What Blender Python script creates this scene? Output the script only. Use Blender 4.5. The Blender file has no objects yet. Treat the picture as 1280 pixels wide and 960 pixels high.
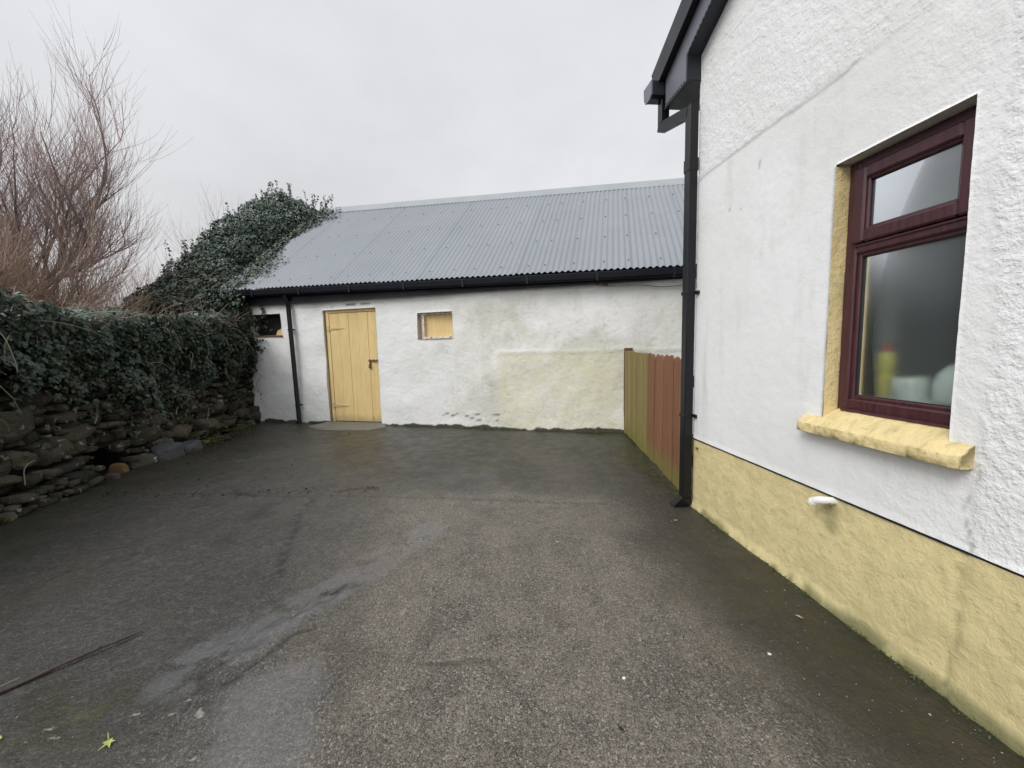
import bpy, math, random
import numpy as np
from mathutils import Vector, Matrix
random.seed(7); RNG = np.random.default_rng(7)
SC = bpy.context.scene
COL = SC.collection
PI = math.pi

# ------------------------------------------------------------------ noise (numpy)
def _hash(ix, iy, iz, seed):
    h = (ix*374761393 + iy*668265263 + iz*2147483647 + seed*974634777) & 0xFFFFFFFF
    h = ((h ^ (h >> 13))*1274126177) & 0xFFFFFFFF
    h = h ^ (h >> 16)
    return (h & 0xFFFFFF)/float(0xFFFFFF)
def vnoise(x, y, z=0.0, seed=0):
    x, y, z = np.broadcast_arrays(np.asarray(x, float), np.asarray(y, float), np.asarray(z, float))
    ix, iy, iz = np.floor(x).astype(np.int64), np.floor(y).astype(np.int64), np.floor(z).astype(np.int64)
    fx, fy, fz = x-ix, y-iy, z-iz
    fx, fy, fz = fx*fx*(3-2*fx), fy*fy*(3-2*fy), fz*fz*(3-2*fz)
    r = 0
    for dx in (0, 1):
        for dy in (0, 1):
            for dz in (0, 1):
                w = (fx if dx else 1-fx)*(fy if dy else 1-fy)*(fz if dz else 1-fz)
                r = r + w*_hash(ix+dx, iy+dy, iz+dz, seed)
    return r
def fbm(x, y, z=0.0, oct=4, seed=0):
    r = 0; a = .5; t = 0
    for i in range(oct):
        r = r + a*vnoise(x*2**i, y*2**i, z*2**i, seed+i*17); t += a; a *= .5
    return r/t
def sstep(a, b, x):
    t = np.clip((x-a)/(b-a), 0, 1); return t*t*(3-2*t)
def polydist(x, y, pts):
    d = np.full(np.shape(x), 1e9)
    for (x0, y0), (x1, y1) in zip(pts[:-1], pts[1:]):
        vx, vy = x1-x0, y1-y0; L = vx*vx+vy*vy
        t = np.clip(((x-x0)*vx+(y-y0)*vy)/L, 0, 1)
        d = np.minimum(d, np.hypot(x-x0-t*vx, y-y0-t*vy))
    return d

# ------------------------------------------------------------------ object helpers
def mesh_obj(name, verts, faces, mat=None, parent=None, smooth=False, attrs=None, mats=None, midx=None):
    me = bpy.data.meshes.new(name)
    verts = np.asarray(verts, float)
    if isinstance(faces, np.ndarray):
        n, k = faces.shape
        me.vertices.add(len(verts)); me.vertices.foreach_set('co', verts.astype(np.float32).ravel())
        me.loops.add(n*k); me.loops.foreach_set('vertex_index', faces.astype(np.int32).ravel())
        me.polygons.add(n)
        me.polygons.foreach_set('loop_start', (np.arange(n)*k).astype(np.int32))
        me.update(calc_edges=True)
    else:
        me.from_pydata([tuple(v) for v in verts], [], faces)
    for m_ in (mats or ([mat] if mat else [])): me.materials.append(m_)
    if midx is not None: me.polygons.foreach_set('material_index', np.asarray(midx, np.int32))
    if smooth: me.polygons.foreach_set('use_smooth', np.ones(len(me.polygons), bool))
    for k, v in (attrs or {}).items():
        a = me.attributes.new(k, 'FLOAT', 'POINT'); a.data.foreach_set('value', np.asarray(v, np.float32))
    me.update()
    o = bpy.data.objects.new(name, me); COL.objects.link(o)
    if parent: o.parent = parent; o.matrix_parent_inverse = Matrix.Identity(4); shift(o, parent)
    return o
def shift(o, parent):
    # meshes are written in world coordinates; take the root's position out again
    w = Vector((0, 0, 0)); p = parent
    while p: w += p.location; p = p.parent
    o.data.transform(Matrix.Translation(-w))
def thing(name, label, cat, loc=(0, 0, 0), group=None, kind=None):
    o = bpy.data.objects.new(name, None); COL.objects.link(o); o.location = loc
    o.empty_display_size = .2
    tag(o, label, cat, group, kind); return o
def tag(o, label=None, cat=None, group=None, kind=None):
    if label: o['label'] = label
    if cat: o['category'] = cat
    if group: o['group'] = group
    if kind: o['kind'] = kind
    return o
def recenter(o):
    # top-level mesh: put its origin at its base centre
    me = o.data; co = np.zeros(len(me.vertices)*3, np.float32); me.vertices.foreach_get('co', co); co = co.reshape(-1, 3)
    c = Vector(((co[:, 0].min()+co[:, 0].max())/2, (co[:, 1].min()+co[:, 1].max())/2, co[:, 2].min()))
    me.transform(Matrix.Translation(-c)); o.location = c
    return o

class MB:
    def __init__(s): s.v = []; s.f = []; s.a = []
    def add(s, v, f, a=0.0):
        b = len(s.v); s.v += [tuple(p) for p in v]; s.f += [tuple(i+b for i in q) for q in f]; s.a += [a]*len(v); return s
    def box(s, F, x0, x1, y0, y1, z0, z1, bev=0.0, a=0.0):
        """box in frame F(x,y,z)->world, optionally chamfered"""
        if bev <= 0:
            P = [F(x, y, z) for x in (x0, x1) for y in (y0, y1) for z in (z0, z1)]
            return s.add(P, [(0, 1, 3, 2), (4, 6, 7, 5), (0, 4, 5, 1), (2, 3, 7, 6), (0, 2, 6, 4), (1, 5, 7, 3)], a)
        bev = min(bev, (x1-x0)*.45, (y1-y0)*.45, (z1-z0)*.45)
        lo = (x0, y0, z0); hi = (x1, y1, z1); P = []; idx = {}
        for c in range(8):
            sg = [(c >> k) & 1 for k in range(3)]
            for ax in range(3):
                q = []
                for k in range(3):
                    v_ = hi[k] if sg[k] else lo[k]
                    if k != ax: v_ += -bev if sg[k] else bev
                    q.append(v_)
                idx[(c, ax)] = len(P); P.append(F(*q))
        fs = []
        for ax in range(3):
            o = [k for k in range(3) if k != ax]
            for side in (0, 1):
                cs = []
                for (i, j) in ((0, 0), (1, 0), (1, 1), (0, 1)):
                    c = (side << ax) | (i << o[0]) | (j << o[1]); cs.append(idx[(c, ax)])
                fs.append(tuple(cs))
        for c in range(8): fs.append((idx[(c, 0)], idx[(c, 1)], idx[(c, 2)]))
        for ax in range(3):
            o = [k for k in range(3) if k != ax]
            for i in (0, 1):
                for j in (0, 1):
                    c0 = (i << o[0]) | (j << o[1]); c1 = c0 | (1 << ax)
                    fs.append((idx[(c0, o[0])], idx[(c1, o[0])], idx[(c1, o[1])], idx[(c0, o[1])]))
        return s.add(P, fs, a)
    def tube(s, pts, radii, n=8, cap=True, a=0.0, flat=1.0):
        pts = [Vector(p) for p in pts]
        if not hasattr(radii, '__len__'): radii = [radii]*len(pts)
        V = []; prev = None
        for i, p in enumerate(pts):
            d = (pts[min(i+1, len(pts)-1)]-pts[max(i-1, 0)]).normalized()
            if prev is None:
                up = Vector((0, 0, 1)) if abs(d.z) < .9 else Vector((1, 0, 0))
                x = d.cross(up).normalized()
            else:
                x = (prev-d*prev.dot(d)).normalized()
            prev = x; y = d.cross(x)
            for k in range(n):
                t = 2*PI*k/n
                V.append(p+(x*math.cos(t)+y*math.sin(t)*flat)*radii[i])
        F = []
        for i in range(len(pts)-1):
            for k in range(n):
                F.append((i*n+k, i*n+(k+1) % n, (i+1)*n+(k+1) % n, (i+1)*n+k))
        if cap: F.append(tuple(range(n-1, -1, -1))); F.append(tuple((len(pts)-1)*n+k for k in range(n)))
        return s.add(V, F, a)
    def lathe(s, c, prof, n=20, a=0.0, ax=None):
        V = []; c = Vector(c)
        for r, z in prof:
            for k in range(n):
                t = 2*PI*k/n; V.append(c+Vector((r*math.cos(t), r*math.sin(t), z)))
        F = [(i*n+k, i*n+(k+1) % n, (i+1)*n+(k+1) % n, (i+1)*n+k) for i in range(len(prof)-1) for k in range(n)]
        F.append(tuple(range(n-1, -1, -1))); F.append(tuple((len(prof)-1)*n+k for k in range(n)))
        return s.add(V, F, a)
    def extrude(s, poly, F0, F1, a=0.0):
        """closed outline poly (list of 2D), F0/F1 map it to its two ends"""
        n = len(poly); V = [F0(*p) for p in poly]+[F1(*p) for p in poly]
        F = [(k, (k+1) % n, n+(k+1) % n, n+k) for k in range(n)]+[tuple(range(n-1, -1, -1)), tuple(range(n, 2*n))]
        return s.add(V, F, a)
    def build(s, name, mat, parent=None, smooth=False):
        o = mesh_obj(name, s.v, s.f, mat, parent, smooth, {'tint': s.a})
        import bmesh
        bm = bmesh.new(); bm.from_mesh(o.data); bmesh.ops.recalc_face_normals(bm, faces=bm.faces); bm.to_mesh(o.data); bm.free()
        if smooth:
            try: o.data.set_sharp_from_angle(angle=math.radians(40))
            except Exception: pass
        return o

# ------------------------------------------------------------------ materials
class NT:
    def __init__(s, name, rough=.8, spec=.5):
        s.m = bpy.data.materials.new(name); s.m.use_nodes = True; s.t = s.m.node_tree
        s.b = s.t.nodes['Principled BSDF']; s.out = s.t.nodes['Material Output']
        s.b.inputs['Roughness'].default_value = rough; s.b.inputs['Specular IOR Level'].default_value = spec
    def n(s, ty, **kw):
        nd = s.t.nodes.new(ty)
        for k, v in kw.items(): setattr(nd, k, v)
        return nd
    def L(s, a, b): s.t.links.new(a, b)
    def set(s, sock, v):
        if hasattr(v, 'links') or hasattr(v, 'is_linked'): s.L(v, sock)
        elif isinstance(v, tuple) and len(v) == 3 and sock.type == 'RGBA': sock.default_value = (*v, 1)
        else: sock.default_value = v
    def pos(s, scale=(1, 1, 1), rot=(0, 0, 0)):
        g = s.n('ShaderNodeNewGeometry'); m = s.n('ShaderNodeMapping'); m.inputs['Scale'].default_value = scale; m.inputs['Rotation'].default_value = rot
        s.L(g.outputs['Position'], m.inputs[0]); return m.outputs[0]
    def noise(s, sc, det=4, rough=.55, vec=None, dist=0):
        nd = s.n('ShaderNodeTexNoise'); nd.inputs['Scale'].default_value = sc; nd.inputs['Detail'].default_value = det
        nd.inputs['Roughness'].default_value = rough; nd.inputs['Distortion'].default_value = dist
        s.L(vec if vec is not None else s.pos(), nd.inputs['Vector']); return nd.outputs['Fac']
    def vor(s, sc, vec=None, feature='F1', out='Distance', rand=1):
        nd = s.n('ShaderNodeTexVoronoi', feature=feature); nd.inputs['Scale'].default_value = sc; nd.inputs['Randomness'].default_value = rand
        s.L(vec if vec is not None else s.pos(), nd.inputs['Vector']); return nd.outputs[out]
    def ramp(s, v, a, b, lo=0., hi=1.):
        nd = s.n('ShaderNodeMapRange', interpolation_type='SMOOTHSTEP')
        s.set(nd.inputs[0], v); nd.inputs[1].default_value = a; nd.inputs[2].default_value = b; nd.inputs[3].default_value = lo; nd.inputs[4].default_value = hi
        return nd.outputs[0]
    def math(s, op, a, b=0.):
        nd = s.n('ShaderNodeMath', operation=op); s.set(nd.inputs[0], a); s.set(nd.inputs[1], b); return nd.outputs[0]
    def mix(s, f, a, b, mode='MIX'):
        nd = s.n('ShaderNodeMix', data_type='RGBA', blend_type=mode); s.set(nd.inputs[0], f); s.set(nd.inputs[6], a); s.set(nd.inputs[7], b); return nd.outputs[2]
    def attr(s, name):
        return s.n('ShaderNodeAttribute', attribute_name=name).outputs['Fac']
    def bump(s, h, dist, strength=1.0, prev=None):
        nd = s.n('ShaderNodeBump'); nd.inputs['Distance'].default_value = dist; s.set(nd.inputs['Strength'], strength); s.L(h, nd.inputs['Height'])
        if prev is not None: s.L(prev, nd.inputs['Normal'])
        return nd.outputs[0]
    def fin(s, col=None, rough=None, nrm=None):
        if col is not None: s.set(s.b.inputs['Base Color'], col)
        if rough is not None: s.set(s.b.inputs['Roughness'], rough)
        if nrm is not None: s.L(nrm, s.b.inputs['Normal'])
        return s.m

def simple(name, col, rough=.6, var=.15, sc=8, bump=0., bsc=60, spec=.5, metal=0.):
    s = NT(name, rough, spec); n = s.noise(sc)
    dk = tuple(c*(1-var) for c in col); lt = tuple(min(1, c*(1+var)) for c in col)
    s.b.inputs['Metallic'].default_value = metal
    nr = s.bump(s.noise(bsc, 3), bump) if bump else None
    return s.fin(s.mix(n, dk, lt), s.ramp(s.noise(sc*2), .2, .8, rough*.8, min(1, rough*1.2)), nr)

M = {}
# white textured render of the house
s = NT('house_render', .85, .25)
rough_a = s.attr('rough')
peb = s.vor(68, feature='SMOOTH_F1'); big = s.noise(26, 3, .6); mid = s.noise(75, 3, .6); fine = s.noise(260, 2)
h = s.math('ADD', s.math('MULTIPLY', s.math('ADD', s.math('MULTIPLY', s.ramp(big, .35, .68), .8), s.math('MULTIPLY', mid, .55)), rough_a), s.math('MULTIPLY', s.math('ADD', s.math('MULTIPLY', mid, .7), s.math('MULTIPLY', big, .35)), .55))
h = s.math('ADD', h, s.math('MULTIPLY', fine, .06))
c = s.mix(s.ramp(s.noise(1.6, 5), .3, .75), (.86, .865, .87), (.79, .795, .785))
drip = s.noise(1, 5, .6, s.pos((9, 9, .9)))
c = s.mix(s.math('MULTIPLY', s.ramp(drip, .52, .8), s.attr('grime')), c, (.45, .46, .38))
c = s.mix(s.ramp(s.noise(1, 6, .65, s.pos((5, 5, 1.3))), .56, .72, 0, .35), c, (.62, .625, .58))
c = s.mix(s.attr('crack'), c, (.30, .30, .29))
c = s.mix(s.math('MULTIPLY', s.ramp(s.vor(3.2), .035, .02), .5), c, (.25, .25, .23))
M['render'] = s.fin(c, None, s.bump(h, .0040, .9))
# yellow masonry paint
def yellow(name, base, dk, bd=.004, peel=.0):
    s = NT(name, .7, .3)
    a = s.noise(9, 5, .65, None, .6); b2 = s.noise(45, 4); 
    c = s.mix(s.ramp(a, .35, .7), base, dk)
    c = s.mix(s.math('MULTIPLY', s.ramp(b2, .60, .72), .35), c, (.30, .25, .13))
    c = s.mix(s.attr('grime'), c, (.12, .125, .055))
    if peel: c = s.mix(s.ramp(s.noise(30, 5, .7), .64, .70, 0, peel), c, (.72, .68, .52))
    hh = s.math('ADD', s.math('ADD', s.math('MULTIPLY', s.noise(30, 5, .65, None, .3), .8), s.math('MULTIPLY', s.ramp(s.noise(9, 4, .6), .35, .65), .45)), s.math('MULTIPLY', s.noise(150, 3), .3))
    return s.fin(c, None, s.bump(hh, bd*1.6, .9))
M['plinth'] = yellow('plinth_paint', (.76, .645, .34), (.64, .55, .29))
M['sill'] = yellow('sill_paint', (.78, .63, .33), (.66, .54, .27), .005, .5)
# whitewashed shed wall
s = NT('shed_whitewash', .85, .25)
c = s.mix(s.ramp(s.noise(2.2, 5), .35, .7), (.86, .86, .85), (.78, .78, .755))
al = s.attr('algae'); str_ = s.noise(1, 6, .65, s.pos((3.5, 3.5, 1.6)), .8)
c = s.mix(s.math('MULTIPLY', s.ramp(s.math('ADD', str_, s.math('MULTIPLY', al, .45)), .55, .95), s.math('MULTIPLY', al, .75)), c, (.60, .59, .48))
c = s.mix(s.math('MULTIPLY', s.attr('patch'), s.ramp(s.noise(6, 6, .7), .35, .7, .45, 1.)), c, (.72, .70, .50))
c = s.mix(s.math('MULTIPLY', s.attr('algae'), s.ramp(s.noise(9, 7, .75, None, .5), .52, .64, 0, .55)), c, (.50, .50, .42))
c = s.mix(s.ramp(s.math('ADD', s.attr('dirt'), s.math('MULTIPLY', s.noise(14, 5, .7), .5)), .62, 1.0), c, (.07, .072, .05))
c = s.mix(s.attr('crack'), c, (.12, .12, .10))
c = s.mix(s.math('MULTIPLY', s.ramp(s.noise(24, 5, .7), .63, .74), .35), c, (.42, .43, .40))
hh = s.math('ADD', s.noise(16, 5, .6), s.math('MULTIPLY', s.noise(80, 3), .25))
M['white'] = s.fin(c, None, s.bump(hh, .012, .9))
# corrugated roof sheet
s = NT('corrugated_steel', .42, .5); s.b.inputs['Metallic'].default_value = .25
c = s.mix(s.noise(.9, 5), (.240, .260, .280), (.315, .337, .352))
c = s.mix(s.math('MULTIPLY', s.attr('sheet'), .12), c, (.17, .19, .21)); c = s.mix(s.math('MULTIPLY', s.attr('lap'), .28), c, (.08, .085, .09))
c = s.mix(s.ramp(s.noise(5, 6, .7), .60, .72, 0, .35), c, (.20, .20, .17))
c = s.mix(s.ramp(s.noise(1, 5, .6, s.pos((14, 2, 2))), .55, .8, 0, .35), c, (.20, .24, .27))
c = s.mix(s.attr('tint'), c, (.05, .055, .06))
M['roof'] = s.fin(c, s.ramp(s.noise(3, 4), .3, .7, .38, .55))
M['ridge'] = simple('ridge_flashing', (.30, .325, .335), .45, .15, 3)
M['black'] = simple('black_upvc', (.007, .0075, .010), .35, .3, 4, 0, 60, .35)
M['blacktrim'] = simple('dark_trim', (.018, .020, .028), .42, .2, 4, 0, 60, .4)
M['fascia'] = simple('fascia_navy_black', (.006, .007, .013), .45, .3, 3, 0, 60, .3)
M['grey'] = simple('grey_barge_plastic', (.16, .165, .20), .4, .06, 3)
M['slate'] = simple('dark_roof_slate', (.05, .055, .06), .6, .3, 6, .003)
# yellow timber door
s = NT('yellow_door_paint', .6, .35)
c = s.mix(s.ramp(s.noise(1, 5, .65, s.pos((9, 9, 1.3)), .5), .35, .75), (.80, .60, .29), (.70, .52, .24))
c = s.mix(s.ramp(s.math('ADD', s.attr('tint'), s.noise(22, 5, .7)), .72, .90, 0, .8), c, (.25, .18, .09))
c = s.mix(s.ramp(s.noise(1, 6, .7, s.pos((30, 30, 3))), .52, .68, 0, .45), c, (.55, .42, .22))
zz_ = s.n('ShaderNodeSeparateXYZ'); s.L(s.n('ShaderNodeNewGeometry').outputs['Position'], zz_.inputs[0])
c = s.mix(s.ramp(s.math('ADD', zz_.outputs[2], s.math('MULTIPLY', s.noise(15, 5), .2)), .12, .30, .6, 0), c, (.28, .22, .12))
M['door'] = s.fin(c, None, s.bump(s.noise(1, 4, .6, s.pos((40, 40, 3))), .004))
M['rust'] = simple('rusty_iron', (.16, .09, .05), .8, .4, 60, .001)
M['hinge'] = simple('painted_hinge', (.60, .45, .24), .6, .35, 50, .001)
# fence timber
def wood(name, a, b, green):
    s = NT(name, .75, .25)
    g = s.noise(1, 6, .6, s.pos((45, 45, 2.2)), .6)
    c = s.mix(s.ramp(g, .3, .7), a, b)
    c = s.mix(s.ramp(s.noise(1, 3, .5, s.pos((8, 8, 3))), .62, .72, 0, .5), c, tuple(x*.5 for x in b))
    gz = s.n('ShaderNodeSeparateXYZ'); s.L(s.n('ShaderNodeNewGeometry').outputs['Position'], gz.inputs[0])
    lo = s.ramp(s.math('ADD', gz.outputs[2], s.math('MULTIPLY', s.noise(12, 4), .25)), .15, .42, 1, 0)
    al = s.math('MAXIMUM', lo, s.math('MULTIPLY', s.ramp(s.noise(1, 5, .6, s.pos((14, 14, 1.2))), .3, .6), green))
    c = s.mix(s.math('MULTIPLY', s.attr('tint'), .55), c, tuple(x*.55 for x in b))
    c = s.mix(s.math('MULTIPLY', al, .80), c, (.19, .18, .05))
    return s.fin(c, None, s.bump(g, .003))
M['wood'] = wood('red_brown_stained_timber', (.34, .165, .085), (.23, .11, .06), .0)
M['woodg'] = wood('algae_green_timber', (.36, .27, .12), (.25, .19, .075), .65)
M['post'] = wood('dark_post_timber', (.16, .09, .06), (.10, .06, .04), .15)
# rosewood upvc window frame
s = NT('mahogany_foil', .38, .5)
g = s.noise(1, 4, .55, s.pos((60, 60, 6)), .4)
M['frame'] = s.fin(s.mix(s.ramp(g, .3, .7), (.045, .014, .020), (.075, .024, .030)), None, s.bump(g, .0006))
M['gasket'] = simple('black_gasket', (.012, .012, .012), .5)
# glazing: misted pane
s = NT('misted_glass'); 
rf = s.n('ShaderNodeBsdfRefraction'); rf.inputs['Roughness'].default_value = .52; rf.inputs['IOR'].default_value = 1.16; rf.inputs['Color'].default_value = (.80, .88, .86, 1)
df = s.n('ShaderNodeBsdfDiffuse'); df.inputs['Color'].default_value = (.34, .39, .40, 1)
gl = s.n('ShaderNodeBsdfGlossy'); gl.inputs['Roughness'].default_value = .16; gl.inputs['Color'].default_value = (.9, .95, 1, 1)
m1 = s.n('ShaderNodeMixShader'); s.L(s.attr('tint'), m1.inputs[0]); s.L(rf.outputs[0], m1.inputs[1]); s.L(df.outputs[0], m1.inputs[2])
fr = s.n('ShaderNodeFresnel'); fr.inputs[0].default_value = 1.5
m2 = s.n('ShaderNodeMixShader'); s.L(fr.outputs[0], m2.inputs[0]); s.L(m1.outputs[0], m2.inputs[1]); s.L(gl.outputs[0], m2.inputs[2])
s.L(m2.outputs[0], s.out.inputs[0]); M['glass'] = s.m
M['room'] = simple('room_plaster', (.42, .45, .43), .8, .1, 2)
M['whitepl'] = simple('white_plastic', (.78, .78, .74), .35, .04, 9)
M['yellowpl'] = simple('yellow_plastic', (.72, .60, .10), .35, .05, 9)
M['redpl'] = simple('red_plastic', (.6, .05, .03), .35, .05, 9)
# ivy
def leafmat(name, a, b, rough=.42, back=(.10, .13, .07)):
    s = NT(name, rough, .5)
    c = s.mix(s.attr('tint'), a, b)
    return s.fin(c, None)
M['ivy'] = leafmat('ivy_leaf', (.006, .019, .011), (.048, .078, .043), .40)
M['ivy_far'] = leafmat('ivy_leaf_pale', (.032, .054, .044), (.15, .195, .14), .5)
M['ivy_brown'] = leafmat('withered_ivy_leaf', (.040, .036, .022), (.13, .115, .070), .6)
M['stem'] = simple('pale_dead_stem', (.20, .18, .13), .8, .3, 20)
M['moss'] = leafmat('weed_leaf', (.025, .045, .008), (.14, .18, .03), .6)
M['deadleaf'] = leafmat('dead_brown_leaf', (.03, .015, .012), (.08, .04, .03), .6)
M['greyleaf'] = leafmat('yellow_green_leaf', (.36, .42, .10), (.52, .53, .18), .5)
M['bark'] = simple('mauve_grey_bark', (.165, .125, .118), .8, .35, 5)
M['twig'] = simple('mauve_twig', (.33, .235, .215), .7, .25, 2)
M['barkb'] = simple('brown_bark', (.11, .075, .05), .8, .3, 5)
M['twigb'] = simple('russet_twig', (.29, .20, .145), .7, .3, 2)
# stones
s = NT('field_stone', .75, .35)
st = s.attr('tint')
c = s.mix(st, (.020, .019, .015), (.125, .112, .080))
c = s.mix(s.ramp(s.noise(7, 5, .65), .45, .7, 0, .75), c, (.060, .062, .036))
c = s.mix(s.ramp(s.noise(13, 4, .6), .61, .67, 0, .8), c, (.33, .32, .27))
c = s.mix(s.ramp(s.noise(4, 5, .65, s.pos((1, 1, 1), (1, 2, 0))), .60, .72, 0, .6), c, (.075, .085, .022))
M['stone'] = s.fin(c, s.ramp(s.noise(6), .3, .7, .5, .9), s.bump(s.math('ADD', s.noise(14, 6, .7), s.math('ADD', s.math('MULTIPLY', s.noise(1, 4, .6, s.pos((12, 12, 60))), .6), s.math('MULTIPLY', s.noise(55, 5, .7), .5))), .035))
M['hollow'] = simple('gap_shade_black', (.012, .011, .009), .95, .3, 9)  # near-black stands in for shade in wall gaps and openings
def rockmat(name, a, b, lich=(.5, .49, .45), la=.66):
    s = NT(name, .6, .4); c = s.mix(s.noise(9, 5, .6), a, b); c = s.mix(s.ramp(s.noise(11, 4), la, la+.05, 0, .9), c, lich)
    return s.fin(c, None, s.bump(s.noise(16, 6, .7), .030))
M['rock'] = rockmat('blue_grey_rock', (.045, .048, .054), (.105, .108, .115), la=.72)
M['rockp'] = rockmat('lichen_rock', (.045, .043, .038), (.10, .095, .08), (.42, .42, .38), .60)
M['rocko'] = rockmat('orange_rock', (.14, .075, .03), (.22, .13, .055), (.10, .08, .05), .68)
M['grit'] = leafmat('pale_grit', (.08, .075, .07), (.42, .40, .36), .7)
M['stick'] = simple('wet_stick', (.055, .034, .028), .5, .5, 40, .002)
M['whitestone'] = simple('white_pebble', (.7, .7, .66), .6, .1, 30)
# yard concrete
s = NT('wet_yard_concrete', .6, .5)
wet, moss, dark, lite, agg = (s.attr(k) for k in ('wet', 'moss', 'dark', 'lite', 'agg'))
big = s.noise(1.1, 6, .6); md = s.noise(6, 6, .65); fn = s.noise(60, 5, .7); vf = s.noise(230, 3, .7)
c = s.mix(s.ramp(big, .3, .7), (.030, .029, .026), (.055, .052, .047))
c = s.mix(s.ramp(s.math('ADD', agg, s.math('MULTIPLY', s.math('SUBTRACT', md, .5), .9)), .05, .95), c, (.150, .130, .098))
c = s.mix(s.ramp(md, .42, .72, 0, .50), c, (.030, .029, .025))
c = s.mix(s.ramp(s.noise(22, 5, .7), .48, .68, 0, .5), c, (.12, .11, .095))
strk = s.noise(1, 6, .7, s.pos((7, 1.5, 1), (0, 0, -.35)), .5)
c = s.mix(s.ramp(strk, .47, .68, 0, .45), c, (.026, .025, .022))
blot = s.noise(2.4, 7, .72, None, .6)
c = s.mix(s.ramp(blot, .47, .62, 0, .55), c, (.032, .031, .026))
def cells(sc):
    nd = s.n('ShaderNodeTexVoronoi', feature='F1'); nd.inputs['Scale'].default_value = sc; s.L(s.pos(), nd.inputs['Vector'])
    sp = s.n('ShaderNodeSeparateColor'); s.L(nd.outputs['Color'], sp.inputs[0]); return sp.outputs[0], sp.outputs[1], nd.outputs['Distance']
ca, cb, cd = cells(140); da, db, dd_ = cells(290)
gain = s.math('ADD', .45, s.math('MULTIPLY', ca, 1.1)); gain = s.math('MULTIPLY', gain, s.math('ADD', .6, s.math('MULTIPLY', da, .8)))
gc = s.n('ShaderNodeCombineColor'); 
for i_ in range(3): s.L(gain, gc.inputs[i_])
c = s.mix(s.math('ADD', .45, s.math('MULTIPLY', agg, .5)), c, gc.outputs[0], 'MULTIPLY')
c = s.mix(s.math('MULTIPLY', s.ramp(cb, .955, .97), s.math('ADD', .12, s.math('MULTIPLY', agg, .6))), c, (.40, .38, .34))
c = s.mix(s.math('MULTIPLY', s.ramp(db, .93, .95), s.math('ADD', .25, s.math('MULTIPLY', agg, .6))), c, (.36, .34, .31))
c = s.mix(s.math('MULTIPLY', s.ramp(fn, .48, .64), s.math('ADD', s.math('MULTIPLY', agg, .45), .12)), c, (.23, .205, .175))
c = s.mix(s.math('MULTIPLY', s.ramp(vf, .53, .63), s.math('ADD', s.math('MULTIPLY', agg, .6), .10)), c, (.33, .31, .27))
c = s.mix(s.math('MULTIPLY', s.ramp(s.vor(110), .34, .16), s.math('ADD', s.math('MULTIPLY', agg, .5), .2)), c, (.030, .028, .025))
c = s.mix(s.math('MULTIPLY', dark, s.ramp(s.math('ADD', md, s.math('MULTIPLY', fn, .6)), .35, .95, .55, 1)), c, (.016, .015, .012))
c = s.mix(s.math('MULTIPLY', moss, s.ramp(s.noise(9, 6, .7), .25, .7)), c, (.030, .030, .012))
c = s.mix(s.math('MULTIPLY', s.ramp(moss, .75, 1.), s.ramp(s.noise(14, 6, .7), .5, .7)), c, (.085, .10, .020))
c = s.mix(s.ramp(s.math('ADD', s.math('MULTIPLY', lite, .55), s.math('ADD', s.math('MULTIPLY', s.noise(95, 5, .8), .9), s.math('MULTIPLY', vf, .45))), .92, 1.02), c, (.27, .26, .225))
wet_sheen = s.ramp(s.math('ADD', wet, s.math('MULTIPLY', s.math('SUBTRACT', md, .5), .7)), .35, .75)
rg = s.ramp(s.math('ADD', md, s.math('MULTIPLY', agg, .3)), .3, .8, .30, .62)
r2 = s.n('ShaderNodeMix', data_type='FLOAT'); s.L(wet_sheen, r2.inputs[0]); s.L(rg, r2.inputs[2]); r2.inputs[3].default_value = .17
c = s.mix(s.ramp(s.noise(1.7, 6, .7), .5, .66, 0, .35), c, (.075, .058, .036))
c = s.mix(s.math('MULTIPLY', wet_sheen, .5), c, s.mix(fn, (.075, .075, .078), (.17, .17, .175)))  # worn grey cement, lightened to paint in the wet streak's sky sheen
nb = s.math('ADD', s.math('MULTIPLY', fn, .55), s.math('ADD', s.math('MULTIPLY', vf, s.math('ADD', s.math('MULTIPLY', agg, .35), .08)), s.math('MULTIPLY', md, .8)))
brush = s.noise(1, 3, .5, s.pos((60, 7, 1), (0, 0, -.75)))
nb = s.math('ADD', nb, s.math('MULTIPLY', s.noise(24, 5, .7), .6)); nb = s.math('SUBTRACT', nb, s.math('MULTIPLY', cd, s.math('ADD', .10, s.math('MULTIPLY', agg, .25)))); nb = s.math('ADD', nb, s.math('MULTIPLY', brush, s.math('SUBTRACT', .30, s.math('MULTIPLY', agg, .28))))
st_ = s.math('SUBTRACT', 1., s.math('MULTIPLY', wet_sheen, .65))
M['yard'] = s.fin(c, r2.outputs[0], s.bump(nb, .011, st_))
s = NT('rough_grass', .9, .2)
M['field'] = s.fin(s.mix(s.noise(.6, 6), (.035, .05, .015), (.07, .075, .03)), None, s.bump(s.noise(20, 5), .05))
M['step'] = simple('old_concrete_step', (.16, .15, .12), .8, .3, 9, .006, 40)

# ------------------------------------------------------------------ frames of the two buildings
A0 = np.array([-4.590, 6.955, 0.]); VS = np.array([.9672, -.2541, 0.]); VS /= np.linalg.norm(VS); MS = np.array([VS[1], -VS[0], 0.])
def S(s_, d, z): return tuple(A0+VS*s_+MS*d+np.array([0, 0, z]))            # d = towards the yard
C0 = np.array([1.353, 2.861, 0.]); UH = np.array([.0930, -.9957, 0.]); UH /= np.linalg.norm(UH); NH = np.array([UH[1], -UH[0], 0.])
def Hs(t, e, z): return tuple(C0+UH*t+NH*e+np.array([0, 0, z]))             # e = out of the gable wall
assert NH[0] < 0

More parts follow.
